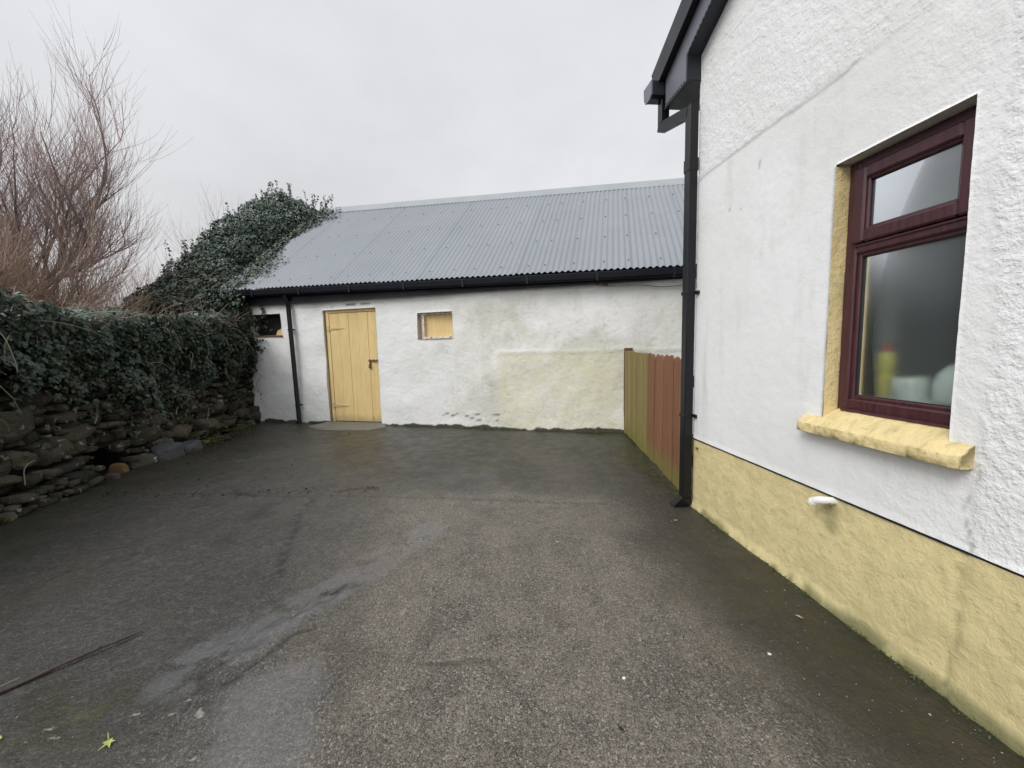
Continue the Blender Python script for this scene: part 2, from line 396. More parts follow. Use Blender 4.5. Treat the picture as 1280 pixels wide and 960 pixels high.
def lines(a, b, step, extra=()):
    xs = list(np.linspace(a, b, max(2, int(round((b-a)/step))+1)))
    for e in extra:
        if a < e < b:
            k = int(np.argmin([abs(x-e) for x in xs]))
            if k in (0, len(xs)-1): xs.append(e)
            else: xs[k] = e
    return np.array(sorted(set(xs)))
def grid_wall(F, us, vs, holes=(), disp=None, depth=.1):
    """vertical wall grid with openings; F(u, off, v) -> world; returns verts, faces, U, V (reveals included)"""
    U, V = np.meshgrid(us, vs, indexing='ij'); nu, nv = U.shape
    D = disp(U, V) if disp else np.zeros_like(U)
    o = np.array(F(0, 0, 0)); du = np.array(F(1, 0, 0))-o; dn = np.array(F(0, 1, 0))-o; dz = np.array([0, 0, 1.])
    P = o+U[..., None]*du+D[..., None]*dn+V[..., None]*dz
    P = P.reshape(-1, 3); idx = np.arange(nu*nv).reshape(nu, nv)
    cu = (us[:-1]+us[1:])/2; cv = (vs[:-1]+vs[1:])/2
    keep = np.ones((nu-1, nv-1), bool); CU, CV = np.meshgrid(cu, cv, indexing='ij')
    for (a, b, c_, d_) in holes: keep &= ~((CU > a) & (CU < b) & (CV > c_) & (CV < d_))
    q = np.stack([idx[:-1, :-1], idx[1:, :-1], idx[1:, 1:], idx[:-1, 1:]], -1)[keep]
    verts = [P]; faces = [q]; uu = [U.ravel()]; vv = [V.ravel()]; base = len(P)
    for (a, b, c_, d_) in holes:
        iu = [i for i, x in enumerate(us) if a-1e-6 <= x <= b+1e-6]; iv = [j for j, x in enumerate(vs) if c_-1e-6 <= x <= d_+1e-6]
        loop = [(i, iv[0]) for i in iu]+[(iu[-1], j) for j in iv[1:]]+[(i, iv[-1]) for i in iu[::-1][1:]]+[(iu[0], j) for j in iv[::-1][1:-1]]
        li = np.array([idx[p] for p in loop]); n = len(li)
        fl = np.array([U[p] for p in loop]); fv = np.array([V[p] for p in loop])
        back = o+fl[:, None]*du-depth*dn+fv[:, None]*dz
        verts.append(back); bi = base+np.arange(n); base += n; uu.append(fl); vv.append(fv)
        faces.append(np.stack([li, bi, np.roll(bi, -1), np.roll(li, -1)], -1))
    return np.concatenate(verts), np.concatenate(faces), np.concatenate(uu), np.concatenate(vv)

# ================================================================== CAMERA
cam = bpy.data.cameras.new('camera'); co = bpy.data.objects.new('camera', cam); COL.objects.link(co); SC.camera = co
F_PX = 485.; pitch = math.atan(47.5/F_PX); roll = math.atan(.0254)
cam.sensor_width = 36; cam.lens = 36*F_PX/1280; cam.clip_start = .02; cam.clip_end = 2000
R0 = Vector((1, 0, 0)); U0 = Vector((0, math.sin(pitch), math.cos(pitch))); Fw = Vector((0, math.cos(pitch), -math.sin(pitch)))
Rt = R0*math.cos(roll)-U0*math.sin(roll); Up = R0*math.sin(roll)+U0*math.cos(roll)
mt = Matrix((Rt, Up, -Fw)).transposed().to_4x4(); mt.translation = (0, 0, 1.25); co.matrix_world = mt

# ================================================================== LIGHT
w = bpy.data.worlds.new('World'); SC.world = w; w.use_nodes = True; nt = w.node_tree; bgn = nt.nodes['Background']
SUN_EL, SUN_AZ = math.radians(46), math.radians(228)      # azimuth clockwise from +Y: behind and left of the camera
sky = nt.nodes.new('ShaderNodeTexSky'); sky.sky_type = 'NISHITA'; sky.sun_disc = False; sky.sun_elevation = SUN_EL; sky.sun_rotation = SUN_AZ
bgn.inputs[1].default_value = .08; nt.links.new(sky.outputs[0], bgn.inputs[0])
tc = nt.nodes.new('ShaderNodeTexCoord'); sep = nt.nodes.new('ShaderNodeSeparateXYZ'); nt.links.new(tc.outputs['Generated'], sep.inputs[0])
def wm(op, a, b=0., c=None):
    nd = nt.nodes.new('ShaderNodeMath'); nd.operation = op
    for i, v in enumerate((a, b)):
        if hasattr(v, 'is_linked'): nt.links.new(v, nd.inputs[i])
        else: nd.inputs[i].default_value = v
    return nd.outputs[0]
def wn(sc, det, rg, scale=(1, 1, 1.8)):
    mp = nt.nodes.new('ShaderNodeMapping'); mp.inputs['Scale'].default_value = scale; nt.links.new(tc.outputs['Generated'], mp.inputs[0])
    nd = nt.nodes.new('ShaderNodeTexNoise'); nd.inputs['Scale'].default_value = sc; nd.inputs['Detail'].default_value = det; nd.inputs['Roughness'].default_value = rg
    nt.links.new(mp.outputs[0], nd.inputs['Vector']); return nd.outputs['Fac']
zz = wm('MAXIMUM', sep.outputs[2], 0.)
# overcast: brighter overhead and towards the veiled sun behind the camera
sd = (math.sin(SUN_AZ)*math.cos(SUN_EL), math.cos(SUN_AZ)*math.cos(SUN_EL), math.sin(SUN_EL))
dot = wm('ADD', wm('ADD', wm('MULTIPLY', sep.outputs[0], sd[0]), wm('MULTIPLY', sep.outputs[1], sd[1])), wm('MULTIPLY', sep.outputs[2], sd[2]))
glow = wm('MULTIPLY', wm('POWER', wm('MAXIMUM', wm('ADD', wm('MULTIPLY', dot, .5), .5), 0.), 7.), 1.15)
lum = wm('ADD', .70, glow)
cl = wm('ADD', wm('MULTIPLY', wm('SUBTRACT', wn(2.6, 6, .55), .5), .38), 1.)
lum = wm('MULTIPLY', lum, cl)
lum = wm('MULTIPLY', lum, wm('ADD', 1., wm('MULTIPLY', sep.outputs[0], .13)))
cr = nt.nodes.new('ShaderNodeMix'); cr.data_type = 'RGBA'
nt.links.new(wm('MULTIPLY', zz, 1.4), cr.inputs[0]); cr.inputs[6].default_value = (1.0, .99, .985, 1); cr.inputs[7].default_value = (.955, .98, 1.03, 1)
bg2 = nt.nodes.new('ShaderNodeBackground'); nt.links.new(cr.outputs[2], bg2.inputs[0]); nt.links.new(lum, bg2.inputs[1])
ms = nt.nodes.new('ShaderNodeMixShader'); ms.inputs[0].default_value = .93
nt.links.new(bgn.outputs[0], ms.inputs[1]); nt.links.new(bg2.outputs[0], ms.inputs[2]); nt.links.new(ms.outputs[0], nt.nodes['World Output'].inputs[0])
sl = bpy.data.lights.new('sun', 'SUN'); sl.energy = 1.3; sl.angle = math.radians(28); sl.color = (1, .96, .90)
so = bpy.data.objects.new('sun', sl); COL.objects.link(so); so.location = (-5, -8, 12)
so.rotation_euler = Vector(sd).to_track_quat('Z', 'Y').to_euler()
SC.view_settings.view_transform = 'Standard'; SC.view_settings.look = 'None'; SC.view_settings.exposure = .20; SC.view_settings.gamma = 1
SC.cycles.use_denoising = True
SC.cycles.max_bounces = 8; SC.cycles.transmission_bounces = 6; SC.cycles.transparent_max_bounces = 12

# ================================================================== GROUND
g = mesh_obj('ground', [(-300, -300, -.06), (300, -300, -.06), (300, 600, -.06), (-300, 600, -.06)], [(0, 1, 2, 3)], M['field']); tag(g, kind='structure')
WALLP = [(-3.55, -2.0), (-3.85, 1.5), (-4.08, 3.0), (-4.30, 3.9), (-4.36, 4.6), (-4.55, 5.8), (-4.72, 7.1)]   # foot of the stone wall
xs = np.concatenate([np.linspace(-9, -5.0, 12), np.arange(-4.95, 1.9, .018), np.linspace(2, 9, 14)])
ys = [-5., -3, -1.5, -.5, .2]; y = .5
while y < 7.4: ys.append(y); y += .011+.0035*y
ys = np.array(ys+[8., 9, 11])
X, Y = np.meshgrid(xs, ys, indexing='ij')
nz = fbm(X*1.3, Y*1.3, 0, 4, 3); nf = fbm(X*9, Y*9, 0, 4, 5); wx = X+.10*(fbm(X*5, Y*5, 0, 3, 8)-.5)+.04*(fbm(X*25, Y*25, 0, 2, 9)-.5); wy = Y+.10*(fbm(X*5, Y*5, 3.3, 3, 11)-.5)
Z = .035*(nz-.5)+.006*(nf-.5)
dHouse = (X-C0[0])*NH[0]+(Y-C0[1])*NH[1]; dShed = (X-A0[0])*MS[0]+(Y-A0[1])*MS[1]
dWall = polydist(X, Y, WALLP)
fence_pts = [(1.562, 5.339), (1.35, 2.87)]
dF = polydist(X, Y, fence_pts)
jA = polydist(X+.02*(nf-.5), wy*.7+Y*.3, [(-2.71, 3.42), (-2.0, 3.28), (-.7, 3.15), (1.36, 2.84)])
jB = polydist(X, Y+.03*(fbm(X*7, Y*7, 1, 3, 21)-.5), [(-.47, 1.41), (.4, 1.50), (1.20, 1.66)])
cC = polydist(wx, wy, [(-.86, 1.97), (-.98, 1.80), (-1.11, 1.58), (-1.20, 1.38), (-1.16, 1.26)])
cC2 = polydist(wx, wy, [(-.93, 1.62), (-1.02, 1.50), (-1.08, 1.36)])
jD = polydist(wx*.6+X*.4, wy*.6+Y*.4, [(-2.6, 1.02), (-1.75, 1.15), (-1.36, 1.22), (-1.12, 1.27)])
eD = polydist(wx*.7+X*.3, wy*.5+Y*.5, [(-1.10, 1.26), (-1.06, 1.18), (-1.0, 1.05), (-.93, .85)])
tE = polydist(wx, wy, [(-1.73, 3.20), (-1.66, 2.85), (-1.50, 2.4), (-1.32, 1.99)])
tE2 = polydist(wx, wy, [(-2.0, 3.1), (-1.95, 2.8), (-1.9, 2.5)])
arc = polydist(wx, wy, [(-2.7, 3.55), (-2.3, 3.32), (-1.9, 3.28), (-1.5, 3.36), (-1.25, 3.42)])
cr3 = polydist(X, wy*.5+Y*.5, [(-.88, 1.96), (-.97, 1.90), (-1.0, 1.86)])
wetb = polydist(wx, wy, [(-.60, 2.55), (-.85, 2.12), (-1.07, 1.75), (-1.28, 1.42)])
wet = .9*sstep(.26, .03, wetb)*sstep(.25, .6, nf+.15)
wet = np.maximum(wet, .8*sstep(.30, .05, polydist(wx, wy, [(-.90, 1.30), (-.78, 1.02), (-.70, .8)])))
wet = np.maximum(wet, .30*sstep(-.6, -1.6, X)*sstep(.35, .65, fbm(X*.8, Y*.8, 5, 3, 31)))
dark = .9*sstep(.055, .005, tE)*sstep(.42, .58, fbm(X*30, Y*30, 3, 3, 41))
dark = np.maximum(dark, .5*sstep(.16, .0, tE2)*sstep(.45, .6, nf))
dark = np.maximum(dark, .95*sstep(.05, .0, arc)*sstep(.48, .6, fbm(X*6, Y*6, 2, 3, 40)))
dark = np.maximum(dark, .65*sstep(.016, .0, jB)*sstep(.35, .5, fbm(X*8, Y*8, 9, 2, 12)))
dark = np.maximum(dark, .40*sstep(.03, .0, jA))
dark = np.maximum(dark, .95*sstep(.020, .004, cC)); dark = np.maximum(dark, .8*sstep(.015, .003, cC2)); dark = np.maximum(dark, sstep(.03, .01, cr3))
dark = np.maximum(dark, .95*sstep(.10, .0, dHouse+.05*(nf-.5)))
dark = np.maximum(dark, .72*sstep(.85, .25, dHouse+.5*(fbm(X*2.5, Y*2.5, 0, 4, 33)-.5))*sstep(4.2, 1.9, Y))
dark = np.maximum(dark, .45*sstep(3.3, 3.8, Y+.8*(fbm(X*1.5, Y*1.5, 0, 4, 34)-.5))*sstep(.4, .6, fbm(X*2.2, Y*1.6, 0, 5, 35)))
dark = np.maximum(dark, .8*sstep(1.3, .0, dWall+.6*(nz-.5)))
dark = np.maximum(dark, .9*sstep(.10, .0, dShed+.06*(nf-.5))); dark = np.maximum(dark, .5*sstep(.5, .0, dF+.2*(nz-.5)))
moss = .75*sstep(.9, .1, dHouse+.4*(nz-.5))*sstep(2.9, 1.9, Y)
moss = np.maximum(moss, 1.0*sstep(.055, .0, jD)*sstep(.40, .62, fbm(X*7, Y*7, 4, 3, 50)))
moss = np.maximum(moss, .9*sstep(.25, 0, polydist(wx, wy, [(-2.6, 1.18), (-1.9, 1.25), (-1.45, 1.25)]))*sstep(.35, .5, nf))
moss = np.maximum(moss, .7*sstep(3.1, 4.4, Y+.8*(nz-.5))); moss = np.maximum(moss, .6*sstep(1.8, .2, dWall)); moss = np.maximum(moss, .98*sstep(.12, 0, dHouse+.08*(nf-.5)))
moss = np.maximum(moss, sstep(.22, .02, dShed+.1*(nf-.5)))
lite = .85*sstep(.024, .0, eD)*sstep(.42, .60, fbm(X*38, Y*38, 4, 3, 61)); lite = np.maximum(lite, .75*sstep(.009, .0, np.abs(jD-.018))*sstep(.45, .6, fbm(X*30, Y*30, 1, 3, 62)))
lite = np.maximum(lite, .25*sstep(.03, .0, polydist(wx, wy, [(.62, 1.66), (1.0, 1.70)])))
lite = np.maximum(lite, .0*sstep(.5, .1, polydist(wx, wy, [(-.45, 3.0), (-.5, 2.3), (-.2, 1.9)]))*sstep(.4, .7, nf))
lite = np.maximum(lite, .35*sstep(.014, .0, np.abs(jA-.02))*sstep(.5, .65, fbm(X*14, Y*20, 2, 3, 63)))
agg = sstep(-1.5, -.3, X+.5*(nz-.5)+.10*(Y-2))*np.maximum(sstep(3.4, 3.0, Y+.15*(X)+.2*(nf-.5)), .30)*sstep(.15, .95, dHouse+.5*(nz-.5))
agg = np.clip(agg*(.60+1.0*(fbm(X*2.2, Y*2.2, 6, 4, 71)-.2)), 0, 1)
Z -= .010*sstep(.018, .0, cC)+.006*sstep(.012, 0, jB)+.008*sstep(.02, 0, cC2)+.006*sstep(.05, 0, tE)+.005*sstep(.015, 0, jA)
Z += .012*sstep(.07, .02, cC)*sstep(.4, .6, nf)+.010*sstep(.03, .0, eD)
Z -= .03*sstep(.12, .0, dWall)+.008*sstep(.3, 0, dHouse)
Z = np.where((X < -4.97) | (X > 1.95) | (Y > 7.4) | (Y < .3), -.02, Z)
P = np.stack([X, Y, Z], -1).reshape(-1, 3); idx = np.arange(P.shape[0]).reshape(X.shape)
Q = np.stack([idx[:-1, :-1], idx[1:, :-1], idx[1:, 1:], idx[:-1, 1:]], -1).reshape(-1, 4)
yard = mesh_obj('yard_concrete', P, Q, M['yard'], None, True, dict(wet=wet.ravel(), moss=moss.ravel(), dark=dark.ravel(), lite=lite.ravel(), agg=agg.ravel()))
tag(yard, kind='structure')

# ================================================================== SHED
SH = thing('shed', 'long low whitewashed outbuilding with grey corrugated roof and yellow door', 'shed', S(3.5, -1.5, 0))
EL, ER = 2.33, 2.20
def eave_z(s_): return EL+(ER-EL)*(s_+.2)/7.3
def ridge_z(s_): return 4.50+(4.20-4.50)*(s_-.07)/7.4
DOOR = (1.50, 2.51, -.05, 1.92); WIN = (3.24, 3.83, 1.39, 1.80); OPN = (.03, .64, 1.54, 1.91)
us = lines(-.14, 8.4, .03, (DOOR[0], DOOR[1], WIN[0], WIN[1], OPN[0], OPN[1])); vs = lines(-.05, 2.2, .03, (DOOR[3], WIN[2], WIN[3], OPN[2], OPN[3]))
def shed_disp(U, V):
    d = .055*(fbm(U*1.4, V*1.4, 0, 3, 101)-.5)+.013*(fbm(U*6, V*6, 0, 3, 102)-.5)
    d += .010*sstep(.012, -.012, np.abs(V-1.16+.04*(fbm(U*3, 0*U, 0, 2, 5)-.5))-.02)*sstep(4.5, 4.6, U)
    d += .018*sstep(.25, .0, V)*0
    return d
V_, F_, uu, vv = grid_wall(S, us, vs, (DOOR, WIN, OPN), shed_disp, .16)
# left corner leans and bulges
lean = np.where(uu < .5, (.06-.14*np.clip((vv)/2.0, 0, 1)**.7+.02*np.sin(vv*4))*sstep(.5, -.1, uu), 0); V_ = V_+VS*lean[:, None]
n5 = fbm(uu*2.2, vv*2.2, 0, 4, 120)
algae = np.clip(sstep(2.6, 4.8, uu)*sstep(2.2, 1.8, vv)*(.6+.5*n5)+sstep(3.0, 6.5, uu)*.45, 0, 1)*(.45+.5*sstep(.3, .7, fbm(uu*2.3, vv*1.8, 0, 5, 130)))
patch = .85*sstep(4.47, 4.62, uu+.03*(n5-.5))*sstep(1.165, 1.14, vv+.03*(fbm(uu*5, vv*3, 2, 2, 6)-.5))*sstep(6.6, 6.1, uu+.5*(n5-.5)*(1.4-vv)) 
dirt = sstep(.085, -.01, vv+.12*(fbm(uu*7, vv*7, 0, 3, 131)-.5))*1.1+sstep(.06, 0, 2.06-vv)*.3
ck = polydist(uu, vv+.05*(fbm(uu*9, vv*9, 0, 2, 77)-.5), [(3.6, .20), (3.95, .22), (4.2, .13), (4.5, .12), (4.62, .06)])
ck = np.minimum(ck, polydist(uu+.06*(fbm(uu*9, vv*9, 3, 2, 78)-.5), vv, [(4.05, .24), (4.3, .20), (4.56, .22)]))
ck = np.minimum(ck, polydist(uu, vv+.03*(n5-.5), [(1.6, 1.97), (2.1, 1.99), (2.7, 1.97)]))
crack = .85*sstep(.016, .006, ck)*sstep(.35, .5, fbm(uu*11, vv*11, 0, 2, 90))
mesh_obj('wall', V_, F_, M['white'], SH, True, dict(algae=algae, patch=patch, dirt=np.clip(dirt, 0, 1), crack=crack))
# side and rear walls, dark inside
mb = MB()
DE = 5.0
mb.extrude([(-.16, 0), (-DE, 0), (-DE, 2.2), (-2.5, 4.38), (-.16, 2.2)], lambda d, z: S(-.06, d, z), lambda d, z: S(-.30, d, z))
mb.extrude([(-.16, 0), (-DE, 0), (-DE, 2.1), (-2.5, 4.05), (-.16, 2.05)], lambda d, z: S(8.4, d, z), lambda d, z: S(8.15, d, z))
mb.box(S, -.3, 8.4, -DE, -DE+.25, 0, 2.05)
mb.build('side_wall', M['white'], SH)
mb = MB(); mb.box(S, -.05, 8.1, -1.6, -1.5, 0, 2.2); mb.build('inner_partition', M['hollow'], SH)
# corrugated roof: real sine waves, both slopes
WAVE = .080; seg = 8
su = np.arange(-.42, 8.45, WAVE/seg); rows = np.linspace(0, 1, 9)
def roof_slope(front):
    Us, Rr = np.meshgrid(su, rows, indexing='ij')
    h = .011*np.sin(Us/WAVE*2*PI)+.004*(fbm(Us*1.2, Rr*3, 0, 2, 140)-.5)
    d0 = .21 if front else -5.2; dd = d0+(-2.5-d0)*Rr
    z0 = (EL+(ER-EL)*(Us+.2)/7.3); z1 = 4.50-.30*(Us-.07)/7.4; zz_ = z0+(z1-z0)*Rr
    n = Us.shape[0]; o = A0; Pp = o+Us[..., None]*VS+dd[..., None]*MS+(zz_+h)[..., None]*np.array([0, 0, 1.])
    Pp = Pp.reshape(-1, 3); ix = np.arange(len(Pp)).reshape(Us.shape)
    q = np.stack([ix[:-1, :-1], ix[1:, :-1], ix[1:, 1:], ix[:-1, 1:]], -1).reshape(-1, 4)
    return Pp, q
Pf, Qf = roof_slope(True); Pb, Qb = roof_slope(False)
T = np.array([0, 0, -.004]); nP = len(Pf)
SU = np.repeat(su, len(rows)); shi = np.floor((SU+.42)/.76).astype(int); shr = _hash(shi, shi*0, shi*0, 5); fr_ = ((SU+.42)/.76) % 1
lapv = ((fr_ < .018)*.8).astype(float)
Pf[:, 2] += .004*(fr_ < .05)+.006*(shr-.5)*(1-np.tile(rows, len(su)))
mesh_obj('roof', np.concatenate([Pf, Pb]), np.concatenate([Qf, Qb+nP]), M['roof'], SH, True, {'tint': np.zeros(nP*2), 'sheet': np.tile(shr, 2), 'lap': np.tile(lapv, 2)})
# fixing screws, one part in rows
mb = MB()
for r in (.06, .30, .54, .78, .96):
    for k in range(0, 24):
        s_ = -.42+WAVE*(.25+round((.3+k*.36+.04*((k*7) % 3))/WAVE)); d = .21+(-2.71)*r; z = eave_z(s_)+(ridge_z(s_)-eave_z(s_))*r+.012
        mb.lathe(S(s_, d, z), [(.011, 0), (.011, .005), (.005, .010)], 6, 1.)
sc_o = mb.build('roof_screw', M['roof'], SH); sc_o['kind'] = 'stuff'
# ridge cap
mb = MB()
pr = [(-.17, -.13), (-.02, .035), (.02, .035), (.17, -.13), (.165, -.145), (.0, .015), (-.165, -.145)]
for a_ in range(5):
    sa, sb = -.44+a_*1.77, -.44+(a_+1)*1.77+.02
    mb.extrude(pr, lambda d, z, s_=sa, k=a_: S(s_, -2.5+d, ridge_z(s_)+z+.012+.002*(k % 2)), lambda d, z, s_=sb, k=a_: S(s_, -2.5+d, ridge_z(s_)+z+.012+.002*(k % 2)))
mb.build('ridge_cap', M['ridge'], SH)
# fascia board and gutter
mb = MB(); mb.extrude([(.035, 0), (.062, 0), (.062, 1), (.035, 1)], lambda d, z: S(-.35, d, 2.07+z*(eave_z(-.35)-.03-2.07)), lambda d, z: S(8.4, d, 2.07+z*(eave_z(8.4)-.03-2.07)))
mb.extrude([(.055, 0), (.078, 0), (.078, .03), (.055, .03)], lambda d, z: S(-.35, d+.008, 2.055+z), lambda d, z: S(8.4, d+.008, 2.055+z))
mb.build('fascia', M['fascia'], SH)
mb = MB(); gp = [(.085, 0), (.095, -.075), (.12, -.095), (.17, -.095), (.195, -.07), (.20, .0), (.207, .004), (.207, -.008), (.196, -.075), (.172, -.100), (.118, -.100), (.090, -.08), (.078, 0)]
mb.extrude(gp, lambda d, z: S(-.40, d, eave_z(-.4)-.025+z), lambda d, z: S(8.4, d, eave_z(8.4)-.025+z))
gut = mb.build('gutter', M['fascia'], SH)
for k in range(9):
    mb = MB(); s_ = .3+k*.95; mb.box(lambda x, y, z: S(s_+x, y, eave_z(s_)-.025+z), -.014, .014, .083, .212, -.106, .007); mb.build('bracket', M['fascia'], gut)
# downpipe
mb = MB(); mb.tube([S(.895, .13, eave_z(.9)-.11), S(.895, .13, 2.16), S(.895, .075, 2.06), S(.90, .075, 1.8), S(.935, .075, .04), S(.937, .095, -.02)], .036, 14)
dpo = mb.build('downpipe', M['black'], SH, True)
for z in (1.62, .33):
    mb = MB(); s_ = .895+.045*(1.9-z)/1.9
    mb.tube([S(s_, .075, z-.014), S(s_, .075, z+.014)], .042, 14); mb.box(lambda x, y, zz: S(s_+x, y, z+zz), -.058, .058, .030, .046, -.012, .012)
    mb.build('bracket', M['black'], dpo)
# door
mb = MB(); DR = thing('x', '', '') if False else None
mb = MB()
nB = 5; x0, x1 = 1.585, 2.50
for k in range(nB):
    a_ = x0+(x1-x0)*k/nB; b_ = x0+(x1-x0)*(k+1)/nB
    off = -.055+.004*((k*3) % 2)
    mb.box(S, a_+.0007, b_-.0007, -.085, off, .045, 1.865, .004, .02*k)
mb.box(S, x0, x1, -.115, -.086, .3, .42); mb.box(S, x0, x1, -.115, -.086, 1.5, 1.62)
door = mb.build('door', M['door'], SH)
mb = MB(); mb.box(S, 1.515, 1.578, -.12, -.050, .0, 1.918, .004); mb.box(S, 1.578, 2.508, -.12, -.048, 1.872, 1.918, .004)
mb.build('door_frame', M['door'], SH)
for z in (1.615, .31):
    mb = MB(); mb.extrude([(0, -.022), (0, .022), (.12, .014), (.27, .008), (.30, .0), (.27, -.008), (.12, -.014)], lambda x, zz: S(1.575+x, -.051, z+zz), lambda x, zz: S(1.575+x, -.044, z+zz))
    mb.tube([S(1.574, -.043, z-.05), S(1.574, -.043, z+.05)], .010, 8); mb.box(S, 1.535, 1.57, -.05, -.043, z-.045, z+.045)
    mb.build('hinge', M['hinge'], door)
mb = MB(); mb.tube([S(2.30, -.035, 1.07), S(2.50, -.035, 1.07)], .009, 8)
for x in (2.33, 2.40, 2.47): mb.box(S, x-.014, x+.014, -.052, -.028, 1.052, 1.088)
mb.box(S, 2.31, 2.345, -.052, -.044, .98, 1.085)
bolt = mb.build('bolt', M['rust'], door)
mb = MB(); mb.box(S, 2.305, 2.345, -.045, -.022, .945, .985, .004); mb.tube([S(2.312, -.033, .985), S(2.312, -.033, 1.01), S(2.325, -.033, 1.02), S(2.338, -.033, 1.01), S(2.338, -.033, .985)], .004, 6)
mb.build('padlock', M['rust'], door)
# small boarded window
mb = MB(); mb.box(S, WIN[0]-.02, WIN[1]+.02, -.125, -.115, WIN[2]-.02, WIN[3]+.02)
bw = mb.build('window_board', M['door'], SH)
s = NT('flaking_white_wood', .8, .2); M['flake'] = s.fin(s.mix(s.ramp(s.noise(25, 5, .7), .52, .62), (.72, .66, .62), (.22, .13, .09)), None, s.bump(s.noise(60, 4), .004))
mb = MB(); wz0, wz1 = WIN[2], WIN[3]
mb.box(S, WIN[0]+.045, WIN[0]+.085, -.112, -.06, wz0+.004, wz1-.03, .003); mb.box(S, WIN[1]-.025, WIN[1]-.004, -.112, -.06, wz0+.004, wz1-.03, .003)
mb.box(S, WIN[0]+.01, WIN[1]-.004, -.112, -.055, wz1-.029, wz1-.004, .003); mb.box(S, WIN[0]+.086, WIN[1]-.026, -.112, -.05, wz0+.004, wz0+.035, .003)
mb.build('window_frame', M['flake'], SH)
# little opening at the left with a fragment of boarding
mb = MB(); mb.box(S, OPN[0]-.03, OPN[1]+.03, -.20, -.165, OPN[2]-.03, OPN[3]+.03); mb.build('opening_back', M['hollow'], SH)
mb = MB(); mb.extrude([(.40, 1.545), (.62, 1.545), (.62, 1.80), (.54, 1.77), (.52, 1.66), (.43, 1.62)], lambda x, z: S(x, -.135, z), lambda x, z: S(x, -.12, z)); mb.build('broken_board', M['door'], SH)
mb = MB(); mb.box(S, OPN[0], OPN[1]+.015, -.02, .018, OPN[2]-.03, OPN[2]-.004, .004); mb.build('window_sill', M['rust'], SH)
# door step
mb = MB()
st_poly = [(1.38, -.14), (1.44, .10), (1.34, .30), (1.60, .40), (2.1, .44), (2.55, .40), (2.72, .22), (2.60, .05), (2.52, -.14)]
n_ = len(st_poly); mb.add([S(x, d, .035-.035*max(0, d)) for x, d in st_poly]+[S(x*1.0, d+.03, -.03) for x, d in st_poly], [tuple(range(n_))]+[(k, n_+k, n_+(k+1) % n_, (k+1) % n_) for k in range(n_)])
mb.build('door_step', M['step'], SH)
# loose cable under the eaves at the right
cab = MB(); pts = []
for k in range(26):
    q = k/25; s_ = 5.7+q*2.2; pts.append(S(s_, .045, 2.075-.11*math.sin(min(1, q*1.2)*PI/2)+.012*math.sin(q*21)))
cab.tube(pts, .0035, 5); cab.build('cable', M['gasket'], SH)
mb = MB(); mb.box(S, 6.07, 6.13, .02, .06, 2.03, 2.062, .006); mb.build('rusty_fixing', M['rust'], SH)

# ================================================================== HOUSE
HO = thing('house', 'white rendered house gable with yellow painted plinth and mahogany brown window', 'house', Hs(2.5, -2, 0))
WN = (1.072, 1.560, .862, 2.008); PLZ = .530; RIDGE_T = 3.0; W_END = 6.2
RT = math.tan(math.radians(23))
us = np.concatenate([lines(0, 2.2, .011, (WN[0], WN[1])), np.linspace(2.3, W_END, 60)]); vs = np.concatenate([lines(PLZ, 3.09, .012, (WN[2], WN[3]))])
def zone(U, V):
    # 1 = rough dash, 0 = smoother floated render
    top = sstep(2.36, 2.40, V+.02*(fbm(U*5, V*5, 0, 2, 7)-.5))*sstep(1.75, 1.5, U)
    right = sstep(1.60, 1.66, U+.05*(fbm(V*3, U*3, 0, 3, 9)-.5))
    mid_ = .38*sstep(1.10, 1.50, U+.3*(fbm(V*2, U*2, 0, 3, 10)-.5))
    return np.clip(np.maximum(.62*top+1.0*right, mid_), 0, 1.0)
def house_disp(U, V):
    d = .012*(fbm(U*2, V*2, 0, 3, 201)-.5)
    z_ = zone(U, V); d = d+z_*(.003+.0048*(fbm(U*34, V*44, 0, 3, 203)-.5))+(1-z_)*.0022*(fbm(U*34, V*34, 0, 2, 204)-.5)
    d = d+.003*sstep(.03, .0, V-PLZ)
    return d
V_, F_, uu, vv = grid_wall(Hs, us, vs, (WN,), house_disp, .085)
n5 = fbm(uu*3, vv*3, 0, 3, 210)
ck = polydist(uu, vv+.02*(fbm(uu*12, vv*12, 0, 2, 77)-.5), [(-.1, 2.375), (.5, 2.385), (.95, 2.37), (1.15, 2.38)])
crack = .42*sstep(.011, .003, ck)*sstep(.2, .5, fbm(uu*4, vv*4, 0, 2, 91))
ck2 = polydist(uu+.05*(fbm(vv*9, uu*9, 3, 2, 78)-.5), vv, [(1.64, .53), (1.625, .68), (1.66, .80), (1.60, .86)])
crack = np.maximum(crack, .55*sstep(.007, .002, ck2)*sstep(.35, .5, fbm(uu*14, vv*14, 0, 2, 92)))
ck3 = polydist(uu+.03*(fbm(vv*7, uu*7, 3, 2, 79)-.5), vv, [(1.60, 2.02), (1.61, 2.3), (1.60, 2.7)])
crack = np.maximum(crack, .35*sstep(.006, .002, ck3)*sstep(.4, .5, n5))
spots = .7*sstep(.012, .006, polydist(uu, vv, [(.35, 2.06), (.352, 2.07)]))+.6*sstep(.010, .005, polydist(uu, vv, [(.45, 2.03), (.452, 2.03)]))+.5*sstep(.012, .004, polydist(uu, vv, [(.60, 2.24), (.595, 2.20)]))
crack = np.maximum(crack, spots)
grime = np.clip(.8*sstep(.9, .1, uu)*sstep(2.1, 1.2, vv)*sstep(.6, .9, vv)*1.2*n5+.3*sstep(.95, .6, vv), 0, .6)
mesh_obj('wall', V_, F_, M['render'], HO, True, dict(rough=zone(uu, vv), grime=grime, crack=crack))
